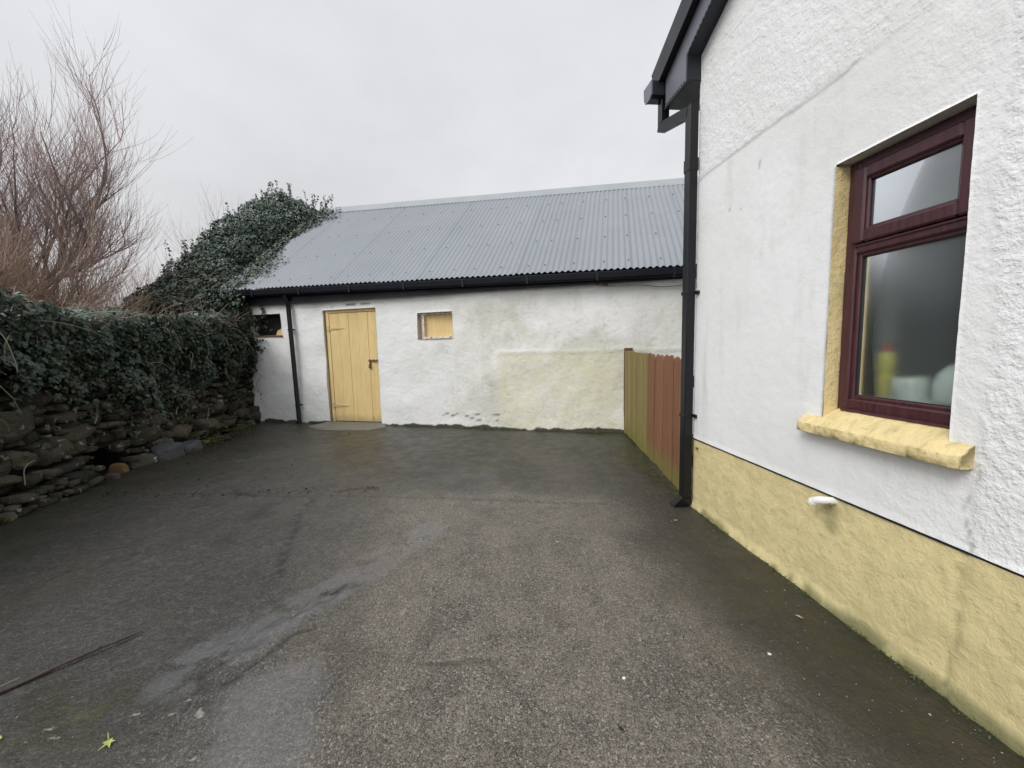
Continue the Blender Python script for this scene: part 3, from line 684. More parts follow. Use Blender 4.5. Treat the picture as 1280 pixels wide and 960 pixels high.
# upper gable triangle (rough dash)
us3 = np.concatenate([lines(0, 2.2, .014), np.linspace(2.3, W_END, 50)]); ks = np.linspace(0, 1, 80)
U3, K3 = np.meshgrid(us3, ks, indexing='ij'); top = 3.09+.03+RT*np.minimum(U3, W_END-U3)+.10; Z3 = 3.09+(top-3.09)*K3
D3 = .012*(fbm(U3*2, Z3*2, 0, 3, 201)-.5)+.75*(.003+.0048*(fbm(U3*34, Z3*44, 0, 3, 203)-.5))
P3 = C0+U3[..., None]*UH+D3[..., None]*NH+Z3[..., None]*np.array([0, 0, 1.]); ix = np.arange(U3.size).reshape(U3.shape)
q3 = np.stack([ix[:-1, :-1], ix[1:, :-1], ix[1:, 1:], ix[:-1, 1:]], -1).reshape(-1, 4)
mesh_obj('upper_wall', P3.reshape(-1, 3), q3, M['render'], HO, True, dict(rough=np.full(U3.size, .62), grime=np.zeros(U3.size), crack=np.zeros(U3.size)))
# plinth, set back a few millimetres under the render's drip edge
us2 = np.concatenate([lines(-.006, 2.2, .014), np.linspace(2.3, W_END, 40)]); vs2 = lines(-.06, PLZ-.001, .014)
def pl_disp(U, V):
    return -.004+.010*(fbm(U*3, V*3, 0, 3, 221)-.5)+.004*(fbm(U*22, V*22, 0, 3, 222)-.5)-.006*sstep(.008, .0, np.abs(U-1.62+.01*np.sin(V*20)))+.004*sstep(1.62, 1.66, U)+.02*sstep(.06, -.02, V)
V_, F_, uu, vv = grid_wall(Hs, us2, vs2, (), pl_disp)
gr = np.clip(.75*sstep(.05, .0, vv-.03*(fbm(uu*6, vv*6, 0, 3, 230)-.5)*2)*sstep(.35, .65, fbm(uu*9, vv*5, 0, 3, 231)+.12)+.16*sstep(.25, .03, vv)*fbm(uu*5, vv*5, 0, 3, 232)+.30*sstep(.006, .002, np.abs(uu-1.622+.01*np.sin(vv*20)))*sstep(.40, .3, vv)+.35*sstep(.02, 0, PLZ-vv), 0, 1)  # grime, plus a darkened top edge under the render
gr = np.maximum(gr, .45*sstep(.06, .01, polydist(uu, vv, [(1.136, .47), (1.14, .38)])))
mesh_obj('plinth', V_, F_, M['plinth'], HO, True, dict(grime=gr))
# dark strip painted in as shade under the render's lip
mb = MB(); mb.box(Hs, .0, W_END, -.012, .0005, PLZ-.010, PLZ-.001); mb.build('drip_shade', M['blacktrim'], HO)
# rear side wall running away to the right, far end wall, ceiling
mb = MB(); mb.box(lambda a_, b_, z: Hs(a_, b_, z), 0.0, .22, -8, -.02, 0, 3.05); mb.box(Hs, W_END-.22, W_END, -8, -.02, 0, 3.05); mb.box(Hs, .22, W_END-.22, -8, -7.8, 0, 3.05)
side = mb.build('side_wall', M['white'], HO)
for k in ('algae', 'patch', 'dirt', 'crack'):
    pass
# room behind the window
mb = MB(); mb.box(Hs, .3, .32, -3, -.09, .0, 2.6); mb.box(Hs, 3.2, 3.22, -3, -.09, 0, 2.6); mb.box(Hs, .3, 3.2, -3, -2.98, 0, 2.6); mb.box(Hs, .3, 3.2, -3, -.09, 2.6, 2.62); mb.box(Hs, .3, 3.2, -3, -.09, -.04, 0.02)
mb.build('room', M['room'], HO)
mb = MB(); mb.box(Hs, WN[0]-.1, WN[1]+.1, -.36, -.125, .955, .985, .004); mb.build('inner_sill', M['whitepl'], HO)
# inner wall face round the window (closes the gap between render and room)
mb = MB()
mb.box(Hs, 0, WN[0]-.0, -.30, -.09, .0, 2.6); mb.box(Hs, WN[1], W_END, -.30, -.09, 0, 2.6); mb.box(Hs, WN[0], WN[1], -.30, -.09, 0, .90); mb.box(Hs, WN[0], WN[1], -.30, -.09, 2.02, 2.6)
mb.build('wall_core', M['room'], HO)
# yellow left jamb of the opening
mb = MB()
nj = 60
jv = []; jf = []
for i in range(nj+1):
    z = WN[2]+.02+(WN[3]-.012-WN[2]-.02)*i/nj
    for j in range(7):
        e = .004-.071*j/6
        b_ = .004+.005*(float(fbm(z*12, e*30, 0, 3, 300))-.5)
        jv.append(Hs(WN[0]+b_+.002, e, z))
for i in range(nj):
    for j in range(6): k = i*7+j; jf.append((k, k+1, k+8, k+7))
mesh_obj('jamb', jv, jf, M['sill'], HO, True, {'grime': np.zeros(len(jv))})
# sill: thick, worn, sloping
us4 = np.linspace(.985, 1.632, 90); prof = [(-.075, .925), (-.06, .918), (-.03, .903), (0.0, .885), (.02, .876), (.04, .860), (.057, .853), (.0595, .850), (.060, .830), (.060, .811), (.0585, .809), (.03, .809), (.0, .809), (-.03, .809)]
sv = []; 
for i, t in enumerate(us4):
    inside = WN[0]+.003 < t < WN[1]-.003
    for j, (e, z) in enumerate(prof):
        if not inside and e < -.0: e = -.002; z = min(z, .885)
        r1 = float(fbm(t*14, j*.7, 0, 3, 310))-.5; r2_ = float(fbm(t*30, j*1.3, 0, 3, 311))-.5
        edge = -.010*(1-min(1, (t-.985)/.02))-.012*(1-min(1, (1.632-t)/.02))
        sv.append(Hs(t, e+.004*r1+edge*(e > .02), z+.0045*r2_+.004*(t-1.3)))
sf = []; n_ = len(prof)
for i in range(len(us4)-1):
    for j in range(n_-1): k = i*n_+j; sf.append((k, k+1, k+n_+1, k+n_))
sf.append(tuple(range(n_))); sf.append(tuple((len(us4)-1)*n_+j for j in range(n_-1, -1, -1)))
mesh_obj('window_sill', sv, sf, M['sill'], HO, True, {'grime': np.clip([1.0*max(0, float(fbm((i//n_)*.45, (i % n_)*.9, 0, 3, 312))-.50)*(2.0 if (i % n_) in (0, 1, 7, 8, 9) else 1.0) for i in range(len(sv))], 0, 1)})
# window: outer frame, top-hung sash, transom, panes
FE = -.062
def framed(mb, t0, t1, z0, z1, w_, e0, e1, bev=.006):
    mb.box(Hs, t0, t0+w_, e0, e1, z0, z1, bev); mb.box(Hs, t1-w_, t1, e0, e1, z0, z1, bev)
    mb.box(Hs, t0+w_, t1-w_, e0, e1, z0, z0+w_, bev); mb.box(Hs, t0+w_, t1-w_, e0, e1, z1-w_, z1, bev)
mb = MB(); fz0, fz1, ft0, ft1 = .924, 2.004, 1.078, 1.580
framed(mb, ft0, ft1, fz0, fz1, .050, -.125, FE)
mb.box(Hs, ft0+.05, ft1-.05, -.125, FE, 1.612, 1.655, .006)
framed(mb, ft0+.045, ft1-.045, fz0+.045, 1.618, .022, -.118, FE-.012, .005)          # lower glazing bead
mb.box(Hs, ft0+.047, ft1-.047, FE-.01, FE+.006, 1.640, 1.650, .002)
wf = mb.build('window', M['frame'], HO)
mb = MB(); mb.extrude([(-.03, 0), (.010, 0), (.012, -.008), (.0, -.018), (-.03, -.018)], lambda e, z: Hs(ft0+.03, FE+e, fz0+z+.005), lambda e, z: Hs(ft1, FE+e, fz0+z+.005)); mb.build('cill_trim', M['frame'], wf)
mb = MB(); framed(mb, ft0+.036, ft1-.036, 1.655, fz1-.036, .052, FE-.02, FE+.016, .007); framed(mb, ft0+.084, ft1-.084, 1.655+.048, fz1-.084, .014, FE-.02, FE+.004, .005)
sash = mb.build('sash', M['frame'], wf)
mb = MB(); framed(mb, ft0+.066, ft1-.066, fz0+.066, 1.598, .004, -.096, FE-.020, 0); mb.build('gasket', M['gasket'], wf)
mb = MB(); framed(mb, ft0+.097, ft1-.097, 1.655+.061, fz1-.097, .004, -.08, FE-.008, 0); mb.build('gasket', M['gasket'], sash)
def pane(name, t0, t1, z0, z1, e, mist, par):
    n = 12; v = []; f = []; a_ = []
    for i in range(n+1):
        for j in range(n+1):
            x = i/n; z = j/n; v.append(Hs(t0+(t1-t0)*x, e, z0+(z1-z0)*z)); a_.append(mist(x, z))
    for i in range(n):
        for j in range(n): k = i*(n+1)+j; f.append((k, k+1, k+n+2, k+n+1))
    return mesh_obj(name, v, f, M['glass'], par, False, {'tint': a_})
pane('pane', ft0+.06, ft1-.06, fz0+.06, 1.60, -.09, lambda x, z: .17+.22*max(0, z-.5), wf)
pane('pane', ft0+.09, ft1-.09, 1.70, fz1-.09, -.074, lambda x, z: .40+.2*(1-z), sash)
# bathroom things on the inner sill
BT = thing('bottle', 'yellow plastic bottle with red cap behind the misted window glass', 'bottle', Hs(1.165, -.175, .985))
mb = MB(); mb.lathe(Hs(1.165, -.175, .986), [(.026, 0), (.031, .006), (.031, .09), (.029, .10), (.031, .11), (.031, .17), (.022, .19), (.014, .20)], 20); mb.build('bottle_body', M['yellowpl'], BT, True)
mb = MB(); mb.lathe(Hs(1.165, -.175, 1.186), [(.016, 0), (.016, .026), (.011, .034), (.004, .036)], 16); mb.build('cap', M['redpl'], BT, True)
mb = MB(); mb.lathe(Hs(1.265, -.18, .986), [(.045, 0), (.052, .01), (.055, .075), (.052, .088), (.047, .088), (.045, .02)], 24)
o = mb.build('tub', M['whitepl'], None, True); recenter(o); tag(o, 'short white tub beside the yellow bottle on the inside window ledge', 'tub')
mb = MB(); c_ = Hs(1.43, -.22, .986)
KT = thing('kettle', 'pale rounded kettle shape at the right edge behind the window glass', 'kettle', c_)
mb.lathe(c_, [(.065, 0), (.085, .015), (.092, .06), (.080, .11), (.055, .145), (.03, .155), (.015, .17), (.004, .175)], 26); mb.build('kettle_body', M['whitepl'], KT, True)
mb = MB(); mb.tube([Hs(1.43, -.29, 1.03), Hs(1.43, -.335, 1.07), Hs(1.43, -.335, 1.12), Hs(1.43, -.28, 1.135)], .009, 8); mb.build('handle', M['whitepl'], KT, True)
# outlet pipe in the plinth
mb = MB(); mb.tube([Hs(1.150, -.01, .505), Hs(1.145, .022, .506), Hs(1.128, .040, .503), Hs(1.105, .048, .492), Hs(1.095, .05, .480)], [.0165, .0165, .0185, .0185, .0165], 16)
mb.tube([Hs(1.101, .049, .488), Hs(1.094, .05, .478)], .0205, 16)
pp = mb.build('outlet_pipe', M['whitepl'], HO, True)
mb = MB(); mb.tube([Hs(1.155, .015, .503), Hs(1.165, .035, .498), Hs(1.170, .035, .485), Hs(1.162, .02, .478), Hs(1.15, .015, .482)], .0018, 5); mb.build('wire', M['rust'], HO, True)
# roof edge: slab, verge cap, barge board, soffit, boxed end, gutter
def rk(t): return 3.19+RT*t                                    # lower edge of the barge board
mb = MB()
roofp = lambda e0, e1: None
th0, th1 = .30, .36
mb.extrude([(-.42, rk(-.42)+th0-.02), (RIDGE_T, rk(RIDGE_T)+th0-.02), (W_END+.42, rk(-.42)+th0-.02), (W_END+.42, rk(-.42)+th0+.03), (RIDGE_T, rk(RIDGE_T)+th0+.04), (-.42, rk(-.42)+th0+.03)], lambda t, z: Hs(t, .10, z), lambda t, z: Hs(t, -8.1, z))
mb.build('roof', M['slate'], HO)
mb = MB(); mb.extrude([(-.38, rk(-.38)+.17), (RIDGE_T, rk(RIDGE_T)+.17), (RIDGE_T, rk(RIDGE_T)+.34), (-.44, rk(-.44)+.34)], lambda t, z: Hs(t, .101, z), lambda t, z: Hs(t, .150, z))
mb.build('verge_cap', M['black'], HO)
mb = MB(); mb.extrude([(-.30, 3.03), (.006, 3.03), (.006, rk(.006)), (RIDGE_T, rk(RIDGE_T)), (RIDGE_T, rk(RIDGE_T)+.22), (-.30, rk(-.30)+.22)], lambda t, z: Hs(t, .088, z), lambda t, z: Hs(t, .100, z))
bb = mb.build('barge_board', M['grey'], HO)
# dark soffit between barge board and wall
mb = MB(); mb.extrude([(.006, rk(.006)-.001), (RIDGE_T, rk(RIDGE_T)-.001), (RIDGE_T, rk(RIDGE_T)+.012), (.006, rk(.006)+.012)], lambda t, z: Hs(t, -.02, z), lambda t, z: Hs(t, .104, z))
mb.extrude([(-.006, 3.028), (.010, 3.028), (.010, rk(.006)+.012), (-.006, rk(.0)+.012)], lambda t, z: Hs(t, -.02, z), lambda t, z: Hs(t, .104, z))
mb.extrude([(-.31, 3.022), (.010, 3.022), (.010, 3.034), (-.31, 3.034)], lambda t, z: Hs(t, -8, z), lambda t, z: Hs(t, .104, z))
mb.build('soffit', M['blacktrim'], HO)
mb = MB()
for k in range(90):
    t = .03+k*.03; mb.box(lambda x, y, z: Hs(t+x, y, rk(t)+z+RT*x), 0, .014, .1045, .107, .002, .010)
mb.build('vent_strip', M['black'], HO); mb = MB()
for k in range(9):
    t = -.28+k*.03; mb.box(Hs, t, t+.014, .1045, .107, 3.038, 3.046)
mb.build('vent_strip', M['black'], HO)
mb = MB(); mb.box(Hs, -.312, -.298, -8, .098, 3.03, 3.22); mb.build('fascia', M['blacktrim'], HO)
mb = MB(); gp = [(-.32, 0), (-.32, -.10), (-.35, -.115), (-.42, -.115), (-.445, -.08), (-.45, 0), (-.441, 0), (-.436, -.075), (-.416, -.106), (-.352, -.106), (-.329, -.095), (-.329, 0)]
mb.extrude(gp, lambda t, z: Hs(t, -8, 3.235+z), lambda t, z: Hs(t, .20, 3.235+z)); gt = mb.build('gutter', M['blacktrim'], HO)
mb = MB(); mb.extrude([(-.318, .004), (-.318, -.10), (-.35, -.119), (-.42, -.119), (-.449, -.08), (-.454, .004)], lambda t, z: Hs(t, .196, 3.235+z), lambda t, z: Hs(t, .206, 3.235+z)); mb.build('end_cap', M['grey'], gt)
# square downpipe with offset at the top and shoe at the foot
mb = MB()
mb.box(Hs, -.40, -.335, .05, .115, 2.95, 3.12, .004)                       # drop from the gutter
def bar(mb, p, q, w_, h_):
    p = Vector(p); q = Vector(q); d = (q-p).normalized(); x = d.cross(Vector((0, 0, 1))).normalized(); y = x.cross(d)
    V = [p+x*a_*w_+y*b_*h_ for a_, b_ in ((-1, -1), (1, -1), (1, 1), (-1, 1))]+[q+x*a_*w_+y*b_*h_ for a_, b_ in ((-1, -1), (1, -1), (1, 1), (-1, 1))]
    mb.add(V, [(0, 1, 2, 3), (7, 6, 5, 4)]+[(k, (k+1) % 4, 4+(k+1) % 4, 4+k) for k in range(4)])
bar(mb, Hs(-.40, .083, 2.935), Hs(-.03, .05, 2.85), .032, .032)
mb.box(Hs, -.052, .014, .014, .080, .06, 2.885, .005)
mb.box(Hs, -.056, .018, .010, .084, 2.44, 2.53, .004)
mb.extrude([(.014, .075), (.080, .075), (.15, .012), (.125, -.01), (.075, .0), (.012, .02)], lambda e, z: Hs(-.052, e, z), lambda e, z: Hs(.014, e, z))
dph = mb.build('downpipe', M['black'], HO)
for z in (1.60, .70):
    mb = MB(); mb.box(Hs, -.057, .019, .009, .085, z-.014, z+.014, .003); mb.box(Hs, -.085, .048, .002, .014, z-.012, z+.012, .002)
    mb.tube([Hs(.038, .012, z), Hs(.038, .022, z)], .007, 8); mb.build('bracket', M['black'], dph)
mb = MB(); mb.box(Hs, .05, .062, -.002, .012, .455, .47, .002); mb.build('wall_fixing', M['rust'], HO)

# ================================================================== FENCE
FA = np.array([1.562, 5.339]); FB = np.array([1.372, 2.93]); fd = FB-FA; FLn = float(np.linalg.norm(fd)); fd /= FLn; fn = np.array([-fd[1], fd[0]]); 
if fn[0] > 0: fn = -fn                                        # towards the yard
def Fn(x, y, z): return (FA[0]+fd[0]*x+fn[0]*y, FA[1]+fd[1]*x+fn[1]*y, z)
FE_ = thing('fence', 'timber board fence, green with algae at its far end and red brown nearer', 'fence', Fn(FLn/2, 0, 0))
mb = MB(); mb.box(Fn, -.03, .06, -.09, .015, -.02, 1.185, .006); mb.build('post', M['post'], FE_)
mb = MB(); mb.box(Fn, FLn-.05, FLn+.03, -.11, -.03, -.02, 1.10, .006); mb.build('post', M['post'], FE_)
x = .065; k = 0
while x < FLn-.05:
    w_ = (.16 if k < 7 else .135)+random.uniform(-.006, .006); w_ = min(w_, FLn-x)
    h_ = 1.150-.014*x+random.uniform(-.006, .006); off = random.uniform(0, .008); r_ = .045; tl = random.uniform(-.004, .004)
    b0 = .02+random.uniform(-.01, .01)
    poly = [(0, b0), (w_-.006, b0), (w_-.006+tl, h_-r_), (w_-.03+tl, h_-.010), (w_*.5+tl, h_+.006), (.024+tl, h_-.010), (tl, h_-r_)]
    if k < 7: poly = [(0, b0), (w_-.006, b0), (w_-.006, h_-.012), (w_-.02, h_), (.014, h_), (0, h_-.012)]
    mb = MB(); mb.extrude(poly, lambda a_, z, x=x, off=off: Fn(x+a_, off-.008, z), lambda a_, z, x=x, off=off: Fn(x+a_, off+.009, z), random.random())
    mb.build('board', M['woodg'] if k < 7 else M['wood'], FE_)
    x += w_+.002; k += 1
for z in (.28, .90):
    mb = MB(); mb.box(Fn, .06, FLn, -.055, -.012, z, z+.08); mb.build('rail', M['post'], FE_)

# ================================================================== STONE WALL
def wall_pt(s_):
    # foot of the wall by distance from the far (shed) end's opposite: s_ along WALLP
    acc = 0
    for (x0, y0), (x1, y1) in zip(WALLP[:-1], WALLP[1:]):
        L_ = math.hypot(x1-x0, y1-y0)
        if s_ <= acc+L_ or (x1, y1) == WALLP[-1]:
            t = (s_-acc)/L_; d = ((x1-x0)/L_, (y1-y0)/L_); return (x0+(x1-x0)*t, y0+(y1-y0)*t), d
        acc += L_
WL = sum(math.hypot(b[0]-a_[0], b[1]-a_[1]) for a_, b in zip(WALLP[:-1], WALLP[1:]))
def Wn(s_, e, z):
    (x, y), d = wall_pt(s_); n_ = (d[1], -d[0]); lean_ = -.06*z                     # e = out towards the yard
    return Vector((x+n_[0]*(e+lean_), y+n_[1]*(e+lean_), z))
import bmesh
bm = bmesh.new(); bmesh.ops.create_icosphere(bm, subdivisions=3, radius=1)
ICO = np.array([v.co[:] for v in bm.verts]); ICOF = np.array([[v.index for v in f.verts] for f in bm.faces]); bm.free()
bm = bmesh.new(); bmesh.ops.create_icosphere(bm, subdivisions=2, radius=1)
ICO2 = np.array([v.co[:] for v in bm.verts]); ICOF2 = np.array([[v.index for v in f.verts] for f in bm.faces]); bm.free()
def stone_verts(c_, ex, ey, ez, seed, base=ICO2, pw=.26, amp=.10, cuts=5):
    p = base; ex_ = 2/pw; q = p/((np.abs(p)**ex_).sum(1)**(1/ex_))[:, None]
    nn = fbm(p[:, 0]*1.3+seed*7.1, p[:, 1]*1.3+seed*3.7, p[:, 2]*1.3, 3, 400)-.5
    q = q*(1+amp*2*nn)[:, None]
    # chipped planes
    r = np.random.default_rng(seed+5)
    dirs = [(np.array(a_, float)+r.normal(size=3)*.22, r.uniform(.66, .90)) for a_ in ((1, 0, 0), (-1, 0, 0), (0, 1, 0), (0, -1, 0), (0, 0, 1), (0, 0, -1))]+[(r.normal(size=3), r.uniform(.95, 1.3)) for _ in range(cuts)]
    for n_, lim in dirs:
        n_ = n_/np.linalg.norm(n_); over = q@n_-lim; q = q-np.clip(over, 0, None)[:, None]*n_
    return c_+q[:, :1]*ex+q[:, 1:2]*ey+q[:, 2:3]*ez
sv = []; sf = []; sa = []; nb_ = 0; row_z = .02; seed = 1
while row_z < 1.62:
    hgt = random.choice([.05, .06, .075, .09, .11, .14, .16]); s_ = 1.6
    while s_ < WL+.02:
        wd = min(hgt*3.4, random.choice([.07, .10, .13, .17, .22, .30])*random.uniform(.85, 1.15)*(1.1 if hgt > .09 else .8))
        cx = s_+wd/2; (x, y), d = wall_pt(min(cx, WL)); zc = row_z+hgt/2+.025*math.sin(cx*2.1+row_z*3)+random.uniform(-.012, .012)
        zpx = y                                             # hollow at the foot near y = 4
        hole = (3.72 < y < 4.32 and zc < .26-.25*abs(y-4.02))
        if not hole:
            e0 = random.uniform(-.075, .035); hs_ = random.choice([.8, 1, 1, 1.15, 1.3])
            if zc < .2: e0 += .05
            if y < 3.7 and zc < .5: e0 += .10*(1-zc/.5)
            P_ = Wn(cx, e0-.07, zc); dx = Vector((d[0], d[1], 0)); dn_ = Vector((d[1], -d[0], 0)); tl = random.uniform(-.26, .26)
            ex = np.array((dx+Vector((0, 0, tl)))*wd*.54); ey = np.array(dn_*random.uniform(.10, .14)); ez = np.array((Vector((0, 0, 1))-dx*tl)*hgt*.54*hs_)
            vvv = stone_verts(np.array(P_), ex, ey, ez, seed); sv.append(vvv); sf.append(ICOF2+nb_); nb_ += len(vvv); sa.append(np.full(len(vvv), random.random()**1.3))
            # small pinning stones
            if random.random() < .7:
                seed += 1; r_ = random.uniform(.018, .04); P2 = Wn(min(cx+wd/2, WL), e0+.015, zc+random.uniform(-.5, .5)*hgt)
                vvv = stone_verts(np.array(P2), np.array(dx)*r_*1.5, np.array(dn_)*r_*1.6, np.array((0, 0, r_*.8)), seed); sv.append(vvv); sf.append(ICOF2+nb_); nb_ += len(vvv); sa.append(np.full(len(vvv), random.random()))
        s_ += wd+random.uniform(.002, .018); seed += 1
    row_z += hgt+.006
for k in range(75):
    cx = random.uniform(2.0, WL-.1); zc = random.choice([random.uniform(.08, .5), random.uniform(.1, 1.3)]); (x, y), d = wall_pt(cx)
    wd = random.uniform(.16, .40); hgt = wd*random.uniform(.40, .75)
    if 3.55 < y < 4.45 and zc < .36: continue
    dx = Vector((d[0], d[1], 0)); dn_ = Vector((d[1], -d[0], 0)); tl = random.uniform(-.3, .3)
    e0 = random.uniform(-.03, .03)+(.08 if zc < .25 else 0)+(.08*(1-zc/.5) if y < 3.7 and zc < .5 else 0)
    vvv = stone_verts(np.array(Wn(cx, e0-.06, zc)), np.array((dx+Vector((0, 0, tl)))*wd*.5), np.array(dn_*.13), np.array((Vector((0, 0, 1))-dx*tl)*hgt*.5), 5000+k)
    sv.append(vvv); sf.append(ICOF2+nb_); nb_ += len(vvv); sa.append(np.full(len(vvv), random.random()**1.1))
SW = thing('stone_wall', 'low dark dry stone boundary wall half hidden under hanging ivy', 'wall', Wn(WL*.6, -.3, 0))
mesh_obj('stonework', np.concatenate(sv), np.concatenate(sf), M['stone'], SW, True, {'tint': np.concatenate(sa)})
mb = MB(); N_ = 40
for i in range(N_):
    a_ = WL*i/N_; b_ = WL*(i+1)/N_
    ya = wall_pt(a_+.05)[0][1]; dp = -.45 if 3.7 < ya < 4.35 else -.10
    P_ = [Wn(a_, -.10, -.1), Wn(b_, -.10, -.1), Wn(b_, -.10, 1.6), Wn(a_, -.10, 1.6), Wn(a_, -.6, -.1), Wn(b_, -.6, -.1), Wn(b_, -.6, 1.6), Wn(a_, -.6, 1.6)]
    if dp < -.2:
        for k_ in (0, 1): P_[k_] = Wn((a_, b_)[k_], -.10, .27)
        P_[4] = Wn(a_, -.6, .27); P_[5] = Wn(b_, -.6, .27)
        mb.add([Wn(a_, -.45, -.1), Wn(b_, -.45, -.1), Wn(b_, -.45, .3), Wn(a_, -.45, .3)], [(0, 1, 2, 3)])
    mb.add(P_, [(0, 1, 2, 3), (5, 4, 7, 6), (3, 2, 6, 7), (0, 4, 5, 1), (0, 3, 7, 4), (1, 5, 6, 2)])
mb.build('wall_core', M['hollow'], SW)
# larger loose boulders at the foot
def rock(c_, sx, sy, sz, rz, mat, label, seed, amp=.22):
    cr_, sr_ = math.cos(rz), math.sin(rz)
    v_ = stone_verts(np.array(c_)+np.array((0, 0, sz*.8)), np.array((cr_*sx, sr_*sx, 0)), np.array((-sr_*sy, cr_*sy, 0)), np.array((0, 0, sz)), seed, ICO, .55, amp, 6)
    o = mesh_obj('rock', v_, ICOF, mat, None, True); recenter(o); tag(o, label, 'rock', 'loose rocks at the foot of the stone wall'); return o
rock((-4.28, 4.10, -.02), .085, .07, .070, .3, M['rocko'], 'rounded orange brown rock beside the dark hollow under the wall', 11)
rock((-4.30, 4.36, -.03), .16, .10, .090, 1.2, M['rockp'], 'grey rock with white lichen between the orange rock and the blue grey boulder', 22)
rock((-4.20, 4.62, -.03), .17, .13, .125, 1.3, M['rock'], 'large blue grey boulder in the middle of the loose rocks', 33)
rock((-4.17, 4.90, -.03), .17, .11, .105, 1.5, M['rock'], 'pointed blue grey boulder nearest the weeds at the wall foot', 44, .3)
rock((-4.36, 4.72, .14), .12, .08, .055, 1.3, M['rockp'], 'small grey stone resting above the blue grey boulders against the wall', 55)
rock((-4.15, 3.90, -.02), .07, .05, .04, .3, M['rockp'], 'small pale stone on the concrete edge just before the dark hollow', 66)

# ================================================================== LEAVES
LEAF = np.array([(0, 0, 0), (0, -.35, .0), (.28, -.42, -.05), (.52, -.12, -.10), (.30, .08, .02), (.30, .35, -.06), (0, .70, -.10), (-.30, .35, -.06), (-.30, .08, .02), (-.52, -.12, -.10), (-.28, -.42, -.05)])
LEAFF = np.array([(0, k, k+1) for k in range(1, 10)]+[(0, 10, 1)])
OVAL = np.array([(0, 0, .03), (0, -.5, 0), (.2, -.2, 0), (.2, .2, 0), (0, .6, -.08), (-.2, .2, 0), (-.2, -.2, 0)])
OVALF = np.array([(0, k, k+1) for k in range(1, 6)]+[(0, 6, 1)])
def leaves(name, pos, nrm, tip, size, tint, mat, parent=None, tpl=LEAF, tf=LEAFF):
    pos = np.asarray(pos, float); nrm = np.asarray(nrm, float); tip = np.asarray(tip, float)
    nrm = nrm/np.linalg.norm(nrm, axis=1)[:, None]; tip = tip-nrm*(tip*nrm).sum(1)[:, None]; tip /= np.linalg.norm(tip, axis=1)[:, None]+1e-9
    sd_ = np.cross(tip, nrm); size = np.asarray(size)[:, None, None]
    bend = RNG.uniform(.6, 1.8, (len(pos), 1, 1))
    t_ = np.broadcast_to(tpl, (len(pos),)+tpl.shape)
    v = pos[:, None]+size*(t_[..., 0:1]*sd_[:, None]+t_[..., 1:2]*tip[:, None]+bend*t_[..., 2:3]*nrm[:, None])
    f = (tf[None]+(np.arange(len(pos))*len(tpl))[:, None, None]).reshape(-1, 3)
    return mesh_obj(name, v.reshape(-1, 3), f, mat, parent, False, {'tint': np.repeat(np.clip(tint, 0, 1), len(tpl))})

# ---- ivy curtain on the stone wall
IV = thing('ivy', 'dark glossy ivy curtain hanging over the top of the stone wall', 'ivy', Wn(WL*.6, .1, 1.0))
N = 21000
s_ = RNG.uniform(1.9, WL+.02, N*2); zt = RNG.uniform(.35, 1.78, N*2)
yy = np.array([wall_pt(q)[0][1] for q in s_])
# lower rim of the curtain in height, by distance along the yard
rimz = np.interp(yy, [1.5, 2.6, 2.95, 3.2, 3.6, 3.9, 4.4, 4.9, 5.4, 5.9, 6.5, 6.8, 7.1], [1.2, 1.18, 1.12, 1.05, .98, .88, .70, .62, .80, 1.10, 1.14, .95, .55])
topz = np.interp(yy, [1.5, 3.0, 4.0, 5.0, 6.0, 7.1], [1.72, 1.66, 1.64, 1.68, 1.76, 1.86])
rag = .45*(fbm(s_*4, s_*0, 0, 3, 500)-.5)+.18*RNG.normal(size=N*2)*(RNG.random(N*2) < .35)
ok = (zt > rimz+rag) & (zt < topz+.45*(fbm(s_*2.2, 0*s_, 0, 4, 501)-.5)); s_, zt, topz = s_[ok][:N], zt[ok][:N], topz[ok][:N]
cl = fbm(s_*3.2, zt*4.2, 0, 4, 502); e = .04+.26*np.clip(cl-.28, 0, 1)*1.6+.10*sstep(.0, .8, zt-.8)+RNG.uniform(-.05, .05, len(s_))
pos = np.array([Wn(a_, b_, c_) for a_, b_, c_ in zip(s_, e, zt)])
dn_ = np.array([[wall_pt(a_)[1][1], -wall_pt(a_)[1][0], 0] for a_ in s_])
nr = dn_+RNG.normal(size=pos.shape)*.42+np.array([0, 0, .45]); tp = np.array([0, 0, -1.])+RNG.normal(size=pos.shape)*.45
isb = RNG.random(len(pos)) < .05+.25*sstep(.55, .7, fbm(s_*1.7, zt*2, 0, 3, 505)); szv = RNG.uniform(.020, .058, len(pos)); tnt = RNG.random(len(pos))**1.5
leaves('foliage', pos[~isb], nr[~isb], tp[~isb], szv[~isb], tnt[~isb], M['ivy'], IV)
leaves('withered_foliage', pos[isb], nr[isb], tp[isb], szv[isb]*.8, tnt[isb]*.5, M['ivy_brown'], IV)
